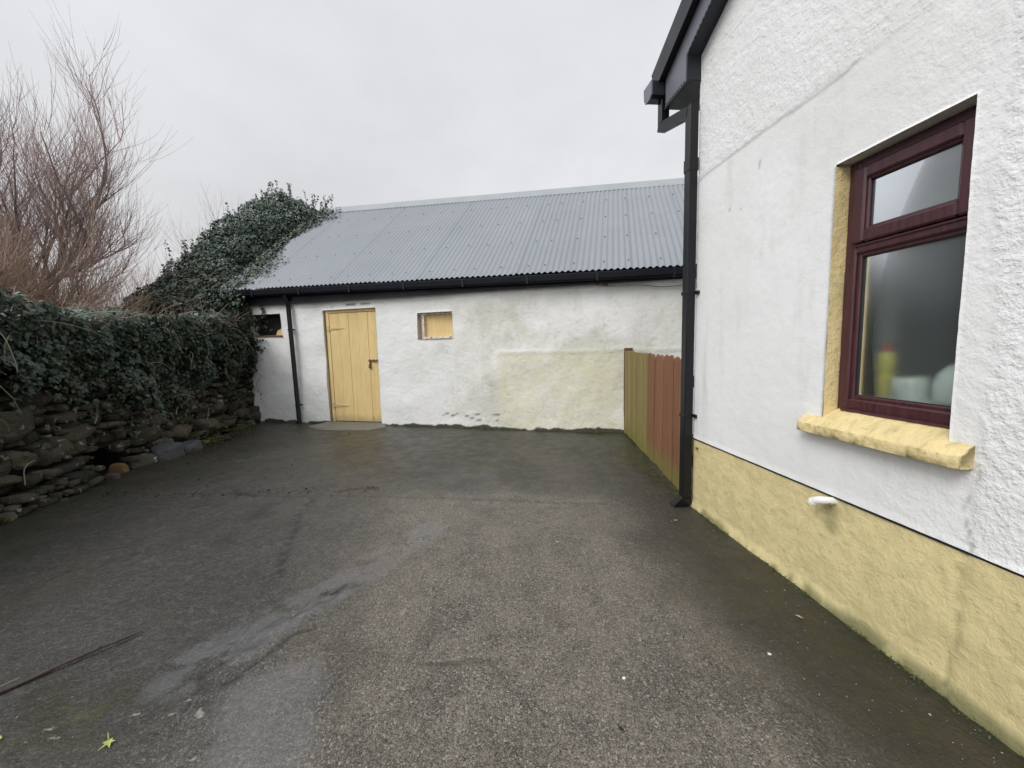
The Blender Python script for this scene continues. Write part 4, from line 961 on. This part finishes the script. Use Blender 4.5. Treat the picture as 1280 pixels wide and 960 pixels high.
# top surface, running back over the coping
N = 9000; s_ = RNG.uniform(.4, WL+.2, N); b_ = RNG.uniform(-1.1, .12, N); s_ = np.minimum(s_, WL)
tz = np.array([np.interp(wall_pt(q)[0][1], [-1, 1.5, 3.0, 4.0, 5.0, 6.0, 7.1], [1.8, 1.74, 1.67, 1.64, 1.68, 1.76, 1.88]) for q in s_])
zz_ = tz+.50*(fbm(s_*2.2, b_*1.5, 0, 4, 510)-.5)-.35*np.clip(b_-.0, 0, 1)+.10*np.clip(-b_, 0, .6)+RNG.uniform(-.06, .03, N)
pos = np.array([Wn(a_, c_, d_) for a_, c_, d_ in zip(s_, b_, zz_)])
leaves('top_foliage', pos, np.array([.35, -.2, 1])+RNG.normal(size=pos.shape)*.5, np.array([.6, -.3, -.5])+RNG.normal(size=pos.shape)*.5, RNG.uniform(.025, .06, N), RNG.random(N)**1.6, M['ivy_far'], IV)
# pale dangling stems
mb = MB()
def curve(p, d, L_, sag, n=9, wob=.03):
    P_ = [Vector(p)]; d = Vector(d).normalized()
    for i in range(n):
        d = (d+Vector((random.gauss(0, wob), random.gauss(0, wob), -sag))).normalized(); P_.append(P_[-1]+d*L_/n)
    return P_
def stem_part(pts, rad, nm='dead_stem', m_='stem', par=None):
    q_ = MB(); q_.tube(pts, rad, 4, False); return q_.build(nm, M[m_], par or IV)
for k in range(34):
    a_ = random.uniform(2.3, WL-.4); z = random.uniform(1.15, 1.62)
    stem_part(curve(Wn(a_, .24, z), Vector((.5, random.uniform(-.9, .9), random.uniform(-.3, .4))), random.uniform(.15, .55), random.uniform(.12, .45), 9, .16), [.0038*(1-.6*i/9) for i in range(10)])
for (a_, z, L_) in ((4.05, 1.48, .50), (3.55, 1.50, .34), (3.65, 1.48, .4), (4.9, 1.5, .42)):
    stem_part(curve(Wn(a_, .27, z), (.4, .1, .1), L_, .5, 9, .04), .0045)
for k in range(8):
    a_ = random.uniform(3.4, WL-1.0); stem_part(curve(Wn(a_, .16, random.uniform(.4, .85)), Vector((.2, random.uniform(-1, 1), .3)), random.uniform(.2, .4), .2, 8, .14), .0035)
tg = MB()
for k in range(520):
    a_ = random.uniform(.6, WL-.05); yb = wall_pt(a_)[0][1]; z = float(np.interp(yb, [1.5, 3.0, 4.0, 5.0, 6.0, 7.1], [1.72, 1.66, 1.64, 1.68, 1.76, 1.86]))
    tg.tube(curve(Wn(a_, random.uniform(-.6, .2), z-.08), Vector((random.uniform(-.4, .8), random.uniform(-1, 1), random.uniform(.3, 1.3))), random.uniform(.15, .5), random.uniform(.05, .3), 6, .14), .0028, 3, False)
o_ = mesh_obj('bramble_tangle', tg.v, tg.f, M['twigb'], IV); o_['kind'] = 'stuff'


# ---- ivy thicket over the left gable and verge of the shed
IG = thing('ivy', 'bushy grey green ivy thicket smothering the left gable end of the shed roof', 'ivy', (-5.6, 8.0, 0))
def at(px, py, Yd):
    d = Rt*((px-640)/F_PX)-Up*((py-480)/F_PX)+Fw; return Vector((0, 0, 1.25))+d*(Yd/d.y)
# clumps measured on the gable: centre (x, y, z) and radius
CL = [(372, 280, 9.3, 23), (352, 272, 9.4, 24), (330, 281, 9.2, 25), (392, 276, 9.4, 12), (408, 272, 9.5, 8), (345, 290, 9.0, 22), (318, 296, 8.8, 26), (300, 300, 8.9, 26), (285, 318, 8.6, 27), (272, 330, 8.4, 26),
      (310, 315, 8.4, 18), (258, 345, 8.1, 26), (240, 352, 8.0, 24), (285, 345, 8.0, 20), (225, 368, 7.7, 24), (250, 372, 7.6, 24), (275, 368, 7.5, 22), (200, 380, 7.4, 22), (295, 372, 7.3, 18), (180, 388, 7.2, 18), (230, 388, 7.3, 20), (262, 390, 7.2, 20), (300, 392, 7.05, 22)]
CLW = [(at(a_, b_, c_), d_*c_/F_PX) for a_, b_, c_, d_ in CL]
pos = []; nr = []; br = []
for i, (c_, r_) in enumerate(CLW):
    n_ = int(3300*(r_/.45)**1.6); u_ = RNG.normal(size=(n_, 3)); u_ /= np.linalg.norm(u_, axis=1)[:, None]
    bump_ = .78+.55*fbm(u_[:, 0]*2.5+i*3, u_[:, 1]*2.5, u_[:, 2]*2.5, 4, 520)*RNG.uniform(.70, 1.22, n_)
    p_ = np.array(c_)+u_*r_*bump_[:, None]
    pos.append(p_); nr.append(u_+RNG.normal(size=u_.shape)*.5+np.array([0, 0, .3])); br.append(np.full(n_, float(np.interp(CL[i][1], [330, 385], [0, 1]))))
pos = np.concatenate(pos); nr = np.concatenate(nr); br = np.concatenate(br)
# scattered trailing leaves on the roof sheet along the verge
n_ = 2600; q = RNG.random(n_); off = np.abs(RNG.normal(size=n_))*.16*(1+.8*np.sin(q*9)); off = off+(.25*(1-q)*(RNG.random(n_) < .5)); d_ = .2-2.7*q; ss = -.42+off
z_ = eave_z(ss)+(ridge_z(ss)-eave_z(ss))*q+RNG.uniform(.01, .07, n_)
pr_ = np.array([S(a_, b_, c_) for a_, b_, c_ in zip(ss, d_, z_)])
pos = np.concatenate([pos, pr_]); nr = np.concatenate([nr, np.array([-.2, -.5, 1])+RNG.normal(size=pr_.shape)*.35]); br = np.concatenate([br, .25*(1-q)])
tint = RNG.random(len(pos))**1.3; isb = RNG.random(len(pos)) < br*.60
tp = np.array([.1, -.2, -1.])+RNG.normal(size=pos.shape)*.5
sz = RNG.uniform(.026, .060, len(pos))
leaves('foliage', pos[~isb], nr[~isb], tp[~isb], sz[~isb], tint[~isb], M['ivy_far'], IG)
leaves('withered_foliage', pos[isb], nr[isb], tp[isb], sz[isb], tint[isb], M['ivy_brown'], IG)
for k in range(7):
    mb = MB(); c_, r_ = CLW[(3*k) % len(CLW)]; mb.tube([(c_.x, c_.y, -.05), (c_.x+.1, c_.y-.1, c_.z*.5), c_], [.05, .035, .01], 6); mb.build('stem', M['bark'], IG)
# upright sprigs breaking the outline
sp = []
for k in range(70):
    i = random.choice([0, 0, 1, 1, 1, 2, 3, 4, 7, 8, 9, 11, 12, 14]); c_, r_ = CLW[i]; p0 = c_+Vector((random.uniform(-.8, .8)*r_, random.uniform(-.3, .3)*r_, r_*random.uniform(.7, .95)))
    L_ = random.uniform(.12, .42); pts = curve(p0, (random.uniform(-.3, .3), 0, 1), L_, -.02, 6, .09); stem_part(pts, .004, 'sprig', 'twig', IG)
    for p in pts[1:]:
        for _ in range(3): sp.append(p+Vector((random.gauss(0, .018), random.gauss(0, .018), random.gauss(0, .015))))
sp = np.array(sp); leaves('sprig_foliage', sp, RNG.normal(size=sp.shape)+np.array([0, -.6, .4]), RNG.normal(size=sp.shape), RNG.uniform(.025, .05, len(sp)), RNG.random(len(sp)), M['ivy_far'], IG)
# ---- ivy hanging at the shed corner, over the eaves' left end and the small opening
IC = thing('ivy', 'deep green ivy clinging to the shed corner beside the small black opening', 'ivy', S(-.15, .2, .9))
N = 6500; ss = -.50+np.abs(RNG.normal(size=N))*.22; zz_ = RNG.uniform(.75, 2.32, N)
lim = np.interp(zz_, [.75, 1.1, 1.5, 1.75, 1.9, 2.05, 2.15, 2.32], [-.10, -.10, -.04, .14, .10, .14, .32, .30])+.10*(fbm(zz_*7, zz_*0, 0, 3, 540)-.5)*2
ok = ss < lim; ss = ss[ok]; zz_ = zz_[ok]; dd = .08+RNG.uniform(0, .12, len(ss))+.14*(zz_ > 2.02)+.10*np.clip(-ss, 0, 1)
pos = np.array([S(a_, b_, c_) for a_, b_, c_ in zip(ss, dd, zz_)])
leaves('foliage', pos, MS+RNG.normal(size=pos.shape)*.42+np.array([0, 0, .4]), np.array([.1, 0, -1])+RNG.normal(size=pos.shape)*.45, RNG.uniform(.04, .075, len(pos)), RNG.random(len(pos))**1.7, M['ivy'], IC)
mb = MB(); sp = []
for (p0, d0, L_) in (((.03, 1.50), (.5, .0, -.7), .3), ((.05, 1.42), (1, 0, .3), .28), ((.02, 1.30), (1, 0, .15), .22), ((.0, 1.22), (.8, 0, -.2), .25), ((-.02, 1.05), (.9, 0, .5), .25), ((.02, .95), (.7, 0, -.5), .22), ((.30, 2.10), (.1, 0, -1), .18), ((0, .8), (.6, 0, .9), .3), ((-.02, .55), (.5, 0, .9), .4)):
    D_ = Vector(VS)*d0[0]+Vector((0, 0, d0[2])); pts = curve(S(p0[0], .03, p0[1]), D_, L_, .02, 9, .10); pts = [p+Vector(MS)*.012 for p in pts]
    stem_part(pts, .0035, 'stem', 'twig', IC)
    if p0[1] > 1.25:
        for p in pts:
            for _ in range(2): sp.append(p+Vector((random.gauss(0, .02), -.015, random.gauss(0, .02))))
for k in range(20):
    a_ = random.uniform(.02, .42); sp.append(Vector(S(a_, -.06, random.uniform(1.60, 1.90))))
for k in range(60):
    sp.append(Vector(S(random.uniform(.02, .38)*random.random()**.5, random.uniform(-.08, .02), random.uniform(1.56, 1.90))))
sp = np.array(sp); leaves('sprig_foliage', sp, MS+RNG.normal(size=sp.shape)*.5, RNG.normal(size=sp.shape)+np.array([0, 0, -1]), RNG.uniform(.025, .045, len(sp)), RNG.random(len(sp)), M['ivy'], IC)

# ================================================================== BARE TREES
def tree(name, label, base, limbs, barkm, twigm, seed, shoot=(.5, 1.2), dens=14, up=.10, trunk_r=.09, trunk_h=.9, trunk_lean=(0, 0), sub=5, group='bare shrubs and trees behind the stone wall', second=.8, spread=.8, fan=3):
    dens = int(dens*.9)
    rnd = random.Random(seed)
    root = thing(name, label, 'tree', base, group)
    tb = MB(); bb_ = MB(); tw = MB(); base = Vector(base)
    top = base+Vector((trunk_lean[0], trunk_lean[1], trunk_h))
    tb.tube([base, base.lerp(top, .5)+Vector((.02, .01, 0)), top], [trunk_r, trunk_r*.85, trunk_r*.7], 9)
    def path(p, d, L_, n, wob, upz):
        P_ = [p.copy()]; d = d.normalized()
        for i in range(n):
            d = (d+Vector((rnd.gauss(0, wob), rnd.gauss(0, wob), rnd.gauss(0, wob)+upz))).normalized(); P_.append(P_[-1]+d*L_/n)
        return P_
    def rdir(d, a_):
        v = Vector((rnd.gauss(0, 1), rnd.gauss(0, 1), rnd.gauss(0, 1))); v = (v-d*v.dot(d)).normalized(); return (d*math.cos(a_)+v*math.sin(a_)).normalized()
    def shoots(P_, n_, l0, l1, r_):
        for k in range(n_):
            q = rnd.uniform(.15, 1)*(len(P_)-1.001); i = int(q); p = P_[i].lerp(P_[i+1], q-i); d = (P_[i+1]-P_[i]).normalized()
            sd_ = rdir(d, rnd.uniform(.4, .9)); sd_.z = abs(sd_.z)*.6+.35
            L_ = rnd.uniform(l0, l1); n2 = 6; Q_ = path(p, sd_, L_, n2, .07, up*1.7)
            tw.tube(Q_, [r_*(1-.75*j/n2) for j in range(n2+1)], 3, False)
            if L_ > .45:
                for j in range(rnd.randint(1, 3)):
                    m_ = rnd.randint(1, n2-2); R_ = path(Q_[m_], rdir((Q_[m_+1]-Q_[m_]).normalized(), .45), L_*rnd.uniform(.3, .55), 4, .06, up)
                    tw.tube(R_, [r_*.55*(1-.6*jj/4) for jj in range(5)], 3, False)
    for (d, L_, r_) in limbs:
        P_ = path(top-Vector((0, 0, rnd.uniform(0, trunk_h*.35))), Vector(d), L_, 9, .10, up*.35)
        bb_.tube(P_, [r_*.55*(1-.92*j/9) for j in range(10)], 6, False)
        for k in range(sub):
            i = rnd.randint(2, 8); q_ = rdir((P_[i]-P_[i-1]).normalized(), rnd.uniform(.4, spread)); q_.z += .15
            L2 = L_*rnd.uniform(.35, .65); P2 = path(P_[i], q_, L2, 7, .10, up*.8); r2 = r_*(1-.7*i/9)*.6
            bb_.tube(P2, [r2*(1-.85*j/7) for j in range(8)], 5, False)
            for kk in range(fan):
                ii = rnd.randint(1, 6); P3 = path(P2[ii], rdir((P2[ii+1]-P2[ii]).normalized(), .6), L2*.5, 5, .10, up*1.2); r3 = max(.004, r2*.45)
                tw.tube(P3, [r3*(1-.6*j/5) for j in range(6)], 4, False); shoots(P3, int(dens*.5), shoot[0]*.6, shoot[1]*.8, .0034)
            shoots(P2, dens, *shoot, .0038)
        shoots(P_[4:], dens, *shoot, .0042)
    if trunk_h > .3: tb.build('trunk', barkm, root, True)
    else: tb.build('stump', barkm, root, True)
    bb_.build('branches', barkm, root, True); mesh_obj('twigs', tw.v, tw.f, twigm, root)
    return root
tree('bare_tree', 'tall bare tree with mauve grey branches fanning above the ivy wall', (-7.6, 6.2, 0),
     [((-.15, .1, 1), 2.6, .065), ((.45, -.1, .95), 2.7, .065), ((.8, .1, .95), 1.9, .06), ((-.5, -.2, .9), 2.6, .055), ((.15, .4, 1), 2.6, .055), ((.7, -.5, .6), 1.6, .045), ((-.8, .3, .6), 2.2, .045), ((.05, -.4, 1.1), 2.6, .05), ((.75, .5, .7), 1.6, .045)],
     M['bark'], M['twig'], 5, (.6, 1.5), 15, .11, .12, 2.2, (.15, 0), 5)
tree('bare_tree', 'bare tree cut off by the left edge of the view, thin branches rising steeply', (-8.3, 5.6, 0),
     [((0, .1, 1), 2.9, .06), ((.5, 0, 1), 2.9, .055), ((-.4, 0, 1), 2.2, .04), ((.8, .2, .7), 1.9, .035), ((.2, -.5, .9), 2.0, .035)], M['bark'], M['twig'], 9, (.8, 1.6), 11, .13, .10, 2.0, (.1, 0), 5)
tree('bare_shrub', 'dense russet brown bare shrub just behind the ivy topped wall', (-6.9, 5.4, .2),
     [((.1, 0, 1), 1.5, .022), ((.4, 0, .8), 1.4, .022), ((-.6, 0, .8), 1.2, .022), ((.7, .3, .5), 1.2, .02), ((-.9, .3, .5), 1.4, .02), ((.3, .6, .8), 1.5, .02), ((-.2, -.4, .9), 1.3, .02), ((.9, -.2, .65), 1.6, .02), ((-.3, .3, 1), 1.4, .02)],
     M['barkb'], M['twigb'], 13, (.35, .85), 24, .07, .06, .7, (0, 0), 6)
tree('bare_shrub', 'straggly mauve bare shrub with arching shoots behind the lower ivy thicket', (-8.6, 9.2, .3),
     [((.5, 0, .8), 1.9, .025), ((.9, .1, .5), 2.0, .022), ((-.2, 0, 1), 1.8, .022), ((.2, .3, 1), 1.9, .022), ((-.8, 0, .6), 1.7, .02), ((.75, .4, .9), 1.9, .02)],
     M['barkb'], M['twig'], 17, (.5, 1.1), 11, .11, .06, .8, (0, 0), 5)
tree('bare_shrub', 'low brown bare shrub tangled over the left end of the ivy wall', (-6.6, 4.4, .3),
     [((.2, 0, 1), 1.2, .02), ((.7, .2, .7), 1.3, .02), ((-.5, .2, .8), 1.3, .02), ((.1, .6, .8), 1.4, .02), ((-.8, .5, .6), 1.3, .02), ((.5, -.2, .9), 1.2, .02)],
     M['barkb'], M['twigb'], 19, (.3, .75), 20, .06, .05, .8, (0, 0), 6)
tree('bare_shrub', 'faint fine shoots rising behind the ivy thicket on the gable', (-7.2, 10.2, .3),
     [((.3, 0, 1), 2.2, .02), ((.6, .1, 1), 2.4, .02), ((0, 0, 1), 2.0, .02), ((-.5, .1, .9), 2.0, .02), ((.9, 0, .9), 2.2, .02)],
     M['barkb'], M['twig'], 23, (.7, 1.3), 9, .10, .05, 1.3, (0, 0), 4)

# ================================================================== SMALL THINGS ON THE YARD
def gz(x, y):
    i = int(np.argmin(np.abs(xs-x))); j = int(np.argmin(np.abs(ys-y))); return float(Z[i, j])
# low weeds and moss along the wall foot
pos = []; tt = []
for k in range(1500):
    s_ = random.uniform(3.5, WL); (x, y), d = wall_pt(s_)
    if 3.75 < y < 4.3: continue
    dens_ = 1 if y > 4.9 else .35
    if random.random() > dens_ or float(fbm(s_*3, 0, 0, 3, 600)) < .42: continue
    e_ = abs(random.gauss(.05, .10)) if y > 4.9 else abs(random.gauss(.03, .05)); e_ += .06
    p = Wn(s_, e_, 0); 
    for _ in range(4): pos.append((p.x+random.gauss(0, .02), p.y+random.gauss(0, .02), gz(p.x, p.y)+random.uniform(.005, .06)*(1-min(1, e_*2)))); tt.append(random.random())
for k in range(900):
    s_ = random.uniform(-.1, 8); d_ = abs(random.gauss(.03, .03))+.02
    if 1.4 < s_ < 2.6 or float(fbm(s_*4, 0, 0, 3, 601)) < .47: continue
    p = S(s_, d_, 0); pos.append((p[0], p[1], gz(p[0], p[1])+random.uniform(0, .03))); tt.append(random.random()*.7)
for k in range(500):
    t = random.uniform(.02, 2.2); d_ = abs(random.gauss(.0, .02))+.012
    if float(fbm(t*5, 0, 0, 3, 602)) < .5 and t > .25: continue
    p = Hs(t, d_, 0); pos.append((p[0], p[1], gz(p[0], p[1])+random.uniform(0, .015))); tt.append(random.random()*.6)
pos = np.array(pos); szs = np.where(pos[:, 0] > 0, .010, .026)*RNG.uniform(.6, 1.5, len(pos))
o = leaves('weeds', pos, np.array([0, 0, 1.])+RNG.normal(size=pos.shape)*.5, RNG.normal(size=pos.shape), szs, np.array(tt), M['moss'], None, OVAL, OVALF); tag(o, 'small green weeds and moss along the foot of the walls', 'weeds', kind='stuff')
# heap of dark dead leaves
pp_ = []
for k in range(700):
    a_ = random.gauss(0, 1); b_ = random.gauss(0, 1); y = 5.55+a_*.26; x = -4.18+b_*.09-.1*(y-5.5); pp_.append((x, y, gz(x, y)+abs(random.gauss(0, .02))*max(0, 1-abs(a_)/2)+.006))
for k in range(260):
    x = random.uniform(-4.0, -1.2); y = 3.38+.05*math.sin(x*5)+random.gauss(0, .05) if random.random() < .6 else random.uniform(3.2, 6.4)
    pp_.append((x, y, gz(x, y)+.006))
pp_ = np.array(pp_); o = leaves('dead_leaves', pp_, np.array([0, 0, 1.])+RNG.normal(size=pp_.shape)*.35, RNG.normal(size=pp_.shape), RNG.uniform(.015, .035, len(pp_)), RNG.random(len(pp_)), M['deadleaf'], None, OVAL, OVALF)
tag(o, 'dark reddish brown dead leaves lying on the concrete near the stone wall', 'dead leaves', kind='stuff')
# pale grit
v = []; f = []; a_ = []; nb_ = 0
OCT = np.array([(1, 0, 0), (0, 1, 0), (-1, 0, 0), (0, -1, 0), (0, 0, .7), (0, 0, -.5)]); OCTF = np.array([(0, 1, 4), (1, 2, 4), (2, 3, 4), (3, 0, 4), (1, 0, 5), (2, 1, 5), (3, 2, 5), (0, 3, 5)])
n_ = 5200; gx = RNG.uniform(-3.9, 1.5, n_); gy = .75+RNG.random(n_)**1.6*5.6
den = np.where(gx > -1.2+.2*gy, 1., .22); okk = (RNG.random(n_) < den) & (((gx-C0[0])*NH[0]+(gy-C0[1])*NH[1]) > .02)
gx, gy = gx[okk], gy[okk]; r_ = RNG.uniform(.0012, .0036, len(gx))*np.where(RNG.random(len(gx)) < .05, 1.8, 1)
ang = RNG.uniform(0, PI, len(gx)); st2 = RNG.uniform(.5, 1.1, (len(gx), 1))
gzz = np.array([gz(x, y) for x, y in zip(gx, gy)])
O = OCT[None]*r_[:, None, None]; ca, sa_ = np.cos(ang)[:, None], np.sin(ang)[:, None]
V = np.stack([gx[:, None]+O[..., 0]*ca-O[..., 1]*sa_*st2, gy[:, None]+O[..., 0]*sa_+O[..., 1]*ca*st2, gzz[:, None]+O[..., 2]+r_[:, None]*.3], -1).reshape(-1, 3)
Fg = (OCTF[None]+(np.arange(len(gx))*6)[:, None, None]).reshape(-1, 3)
o = mesh_obj('grit', V, Fg, M['grit'], None, False, {'tint': np.repeat(RNG.random(len(gx)), 6)}); tag(o, 'pale loose grit scattered over the yard concrete', 'grit', kind='stuff')
# fallen stick
ST = thing('stick', 'long thin reddish brown fallen stick lying on the concrete at the left', 'stick', (-1.95, 1.33, 0))
mb = MB(); P_ = []
for k in range(19):
    q = k/18; x = -2.22+.515*q; y = 1.015+.615*q; P_.append((x+.006*math.sin(q*13), y-.005*math.sin(q*17+1), gz(x, y)+.013+.004*math.sin(q*9)))
mb.tube(P_, [.0105-.005*k/18+.0014*math.sin(k*2.3) for k in range(19)], 8)
for k, s_ in ((15, 1), (12, -1), (8, 1), (5, -1)):
    p = Vector(P_[k]); mb.tube([p, p+Vector((.012*s_, .012, .006)), p+Vector((.016*s_, .022, .008))], [.004, .003, .0015], 5)
mb.build('stem', M['stick'], ST)
mb = MB(); mb.tube([(-2.20, 1.06, .012), (-2.05, 1.225, .016), (-1.93, 1.385, .024)], [.004, .0035, .002], 6); mb.tube([(-2.18, 1.03, .012), (-2.02, 1.21, .018), (-1.95, 1.30, .02)], [.004, .003, .002], 6)
mb.build('side_twig', M['stem'], ST)
mb = MB(); mb.tube([(-.955, 1.865, gz(-.955, 1.865)+.005), (-.93, 1.89, gz(-.93, 1.89)+.008), (-.895, 1.93, gz(-.9, 1.93)+.006)], [.003, .004, .002], 6)
o = mb.build('twig', M['stick'], None); recenter(o); tag(o, 'short dark twig lying in the middle of the yard by the wet streak', 'twig')
# fallen leaves, one by one
def flat_leaf(c_, size, rot, mat, label, stalk=.0, tpl=LEAF, tf=LEAFF, bend=.4):
    c_ = (c_[0], c_[1], gz(c_[0], c_[1])+.006)
    t_ = tpl.copy(); t_[:, 2] = bend*(np.abs(t_[:, 0])**1.3)*.6+.05
    R_ = np.array([[math.cos(rot), -math.sin(rot), 0], [math.sin(rot), math.cos(rot), 0], [0, 0, 1]]); v = (t_*size)@R_.T
    up_ = np.concatenate([v, v-np.array([0, 0, .0008])]); n_ = len(v); ring = list(range(1, n_)); fs = [tuple(q) for q in tf]+[tuple(int(i)+n_ for i in q[::-1]) for q in tf]
    fs += [(ring[i], ring[(i+1) % len(ring)]+0, ring[(i+1) % len(ring)]+n_, ring[i]+n_) for i in range(len(ring))]
    root = thing('leaf', label, 'leaf', c_); up_ = up_+np.array(c_)
    mesh_obj('blade', up_, fs, mat, root, False, {'tint': np.linspace(0, 1, len(up_))})
    if stalk:
        d = R_@np.array([0, -1, 0]); mb = MB(); b0 = Vector(c_)+Vector(d)*size*.32+Vector((0, 0, .004)); mb.tube([b0, b0+Vector(d)*stalk*.5+Vector((0, 0, .004)), b0+Vector(d)*stalk], [.0016, .0014, .001], 5); mb.build('stalk', mat, root)
L5 = np.array([(0, 0, 0), (0, -.30, 0), (.25, -.32, 0), (.42, -.25, 0), (.24, .0, 0), (.75, .60, 0), (.14, .22, 0), (0, .85, 0), (-.14, .22, 0), (-.45, .35, 0), (-.22, .0, 0), (-.3, -.25, 0)])
L5F = np.array([(0, k, k+1) for k in range(1, 11)]+[(0, 11, 1)])
flat_leaf((-1.328, 1.135), .034, -2.3, M['greyleaf'], 'yellow green lobed leaf with its stalk lying at the bottom left', .035, L5, L5F)
flat_leaf((-1.715, 1.158), .02, .6, M['greyleaf'], 'small yellow green leaf at the far bottom left edge on the moss', 0)
flat_leaf((.262, 2.337), .022, 1.1, M['greyleaf'], 'small yellowish leaf alone in the centre of the yard', 0, OVAL, OVALF)
flat_leaf((1.121, 2.602), .026, 1.6, M['greyleaf'], 'small yellowish leaf near the foot of the black downpipe', 0, OVAL, OVALF)
s = NT('pinkish_dead_leaf', .6, .3); M['pink'] = s.fin((.42, .27, .20))
flat_leaf((1.270, 1.640), .026, .5, M['pink'], 'curled pinkish brown leaf near the yellow plinth', .01, OVAL, OVALF, 1.4)
def pebble(c_, r_, mat, label, seed):
    v_ = stone_verts(np.array((c_[0], c_[1], gz(*c_)+r_*.4)), np.array((r_*1.3, 0, 0)), np.array((0, r_, 0)), np.array((0, 0, r_*.7)), seed); o = mesh_obj('pebble', v_, ICOF2, mat, None, True); recenter(o); tag(o, label, 'pebble')
pebble((.392, 1.339), .0055, M['whitestone'], 'tiny white pebble on the concrete right of the centre joint', 5)
pebble((1.0, 1.433), .006, M['whitestone'], 'small white chip on the dark damp concrete near the house', 6)
pebble((.325, 1.145), .006, M['gasket'], 'small black pellet on the concrete near the bottom of the view', 7)
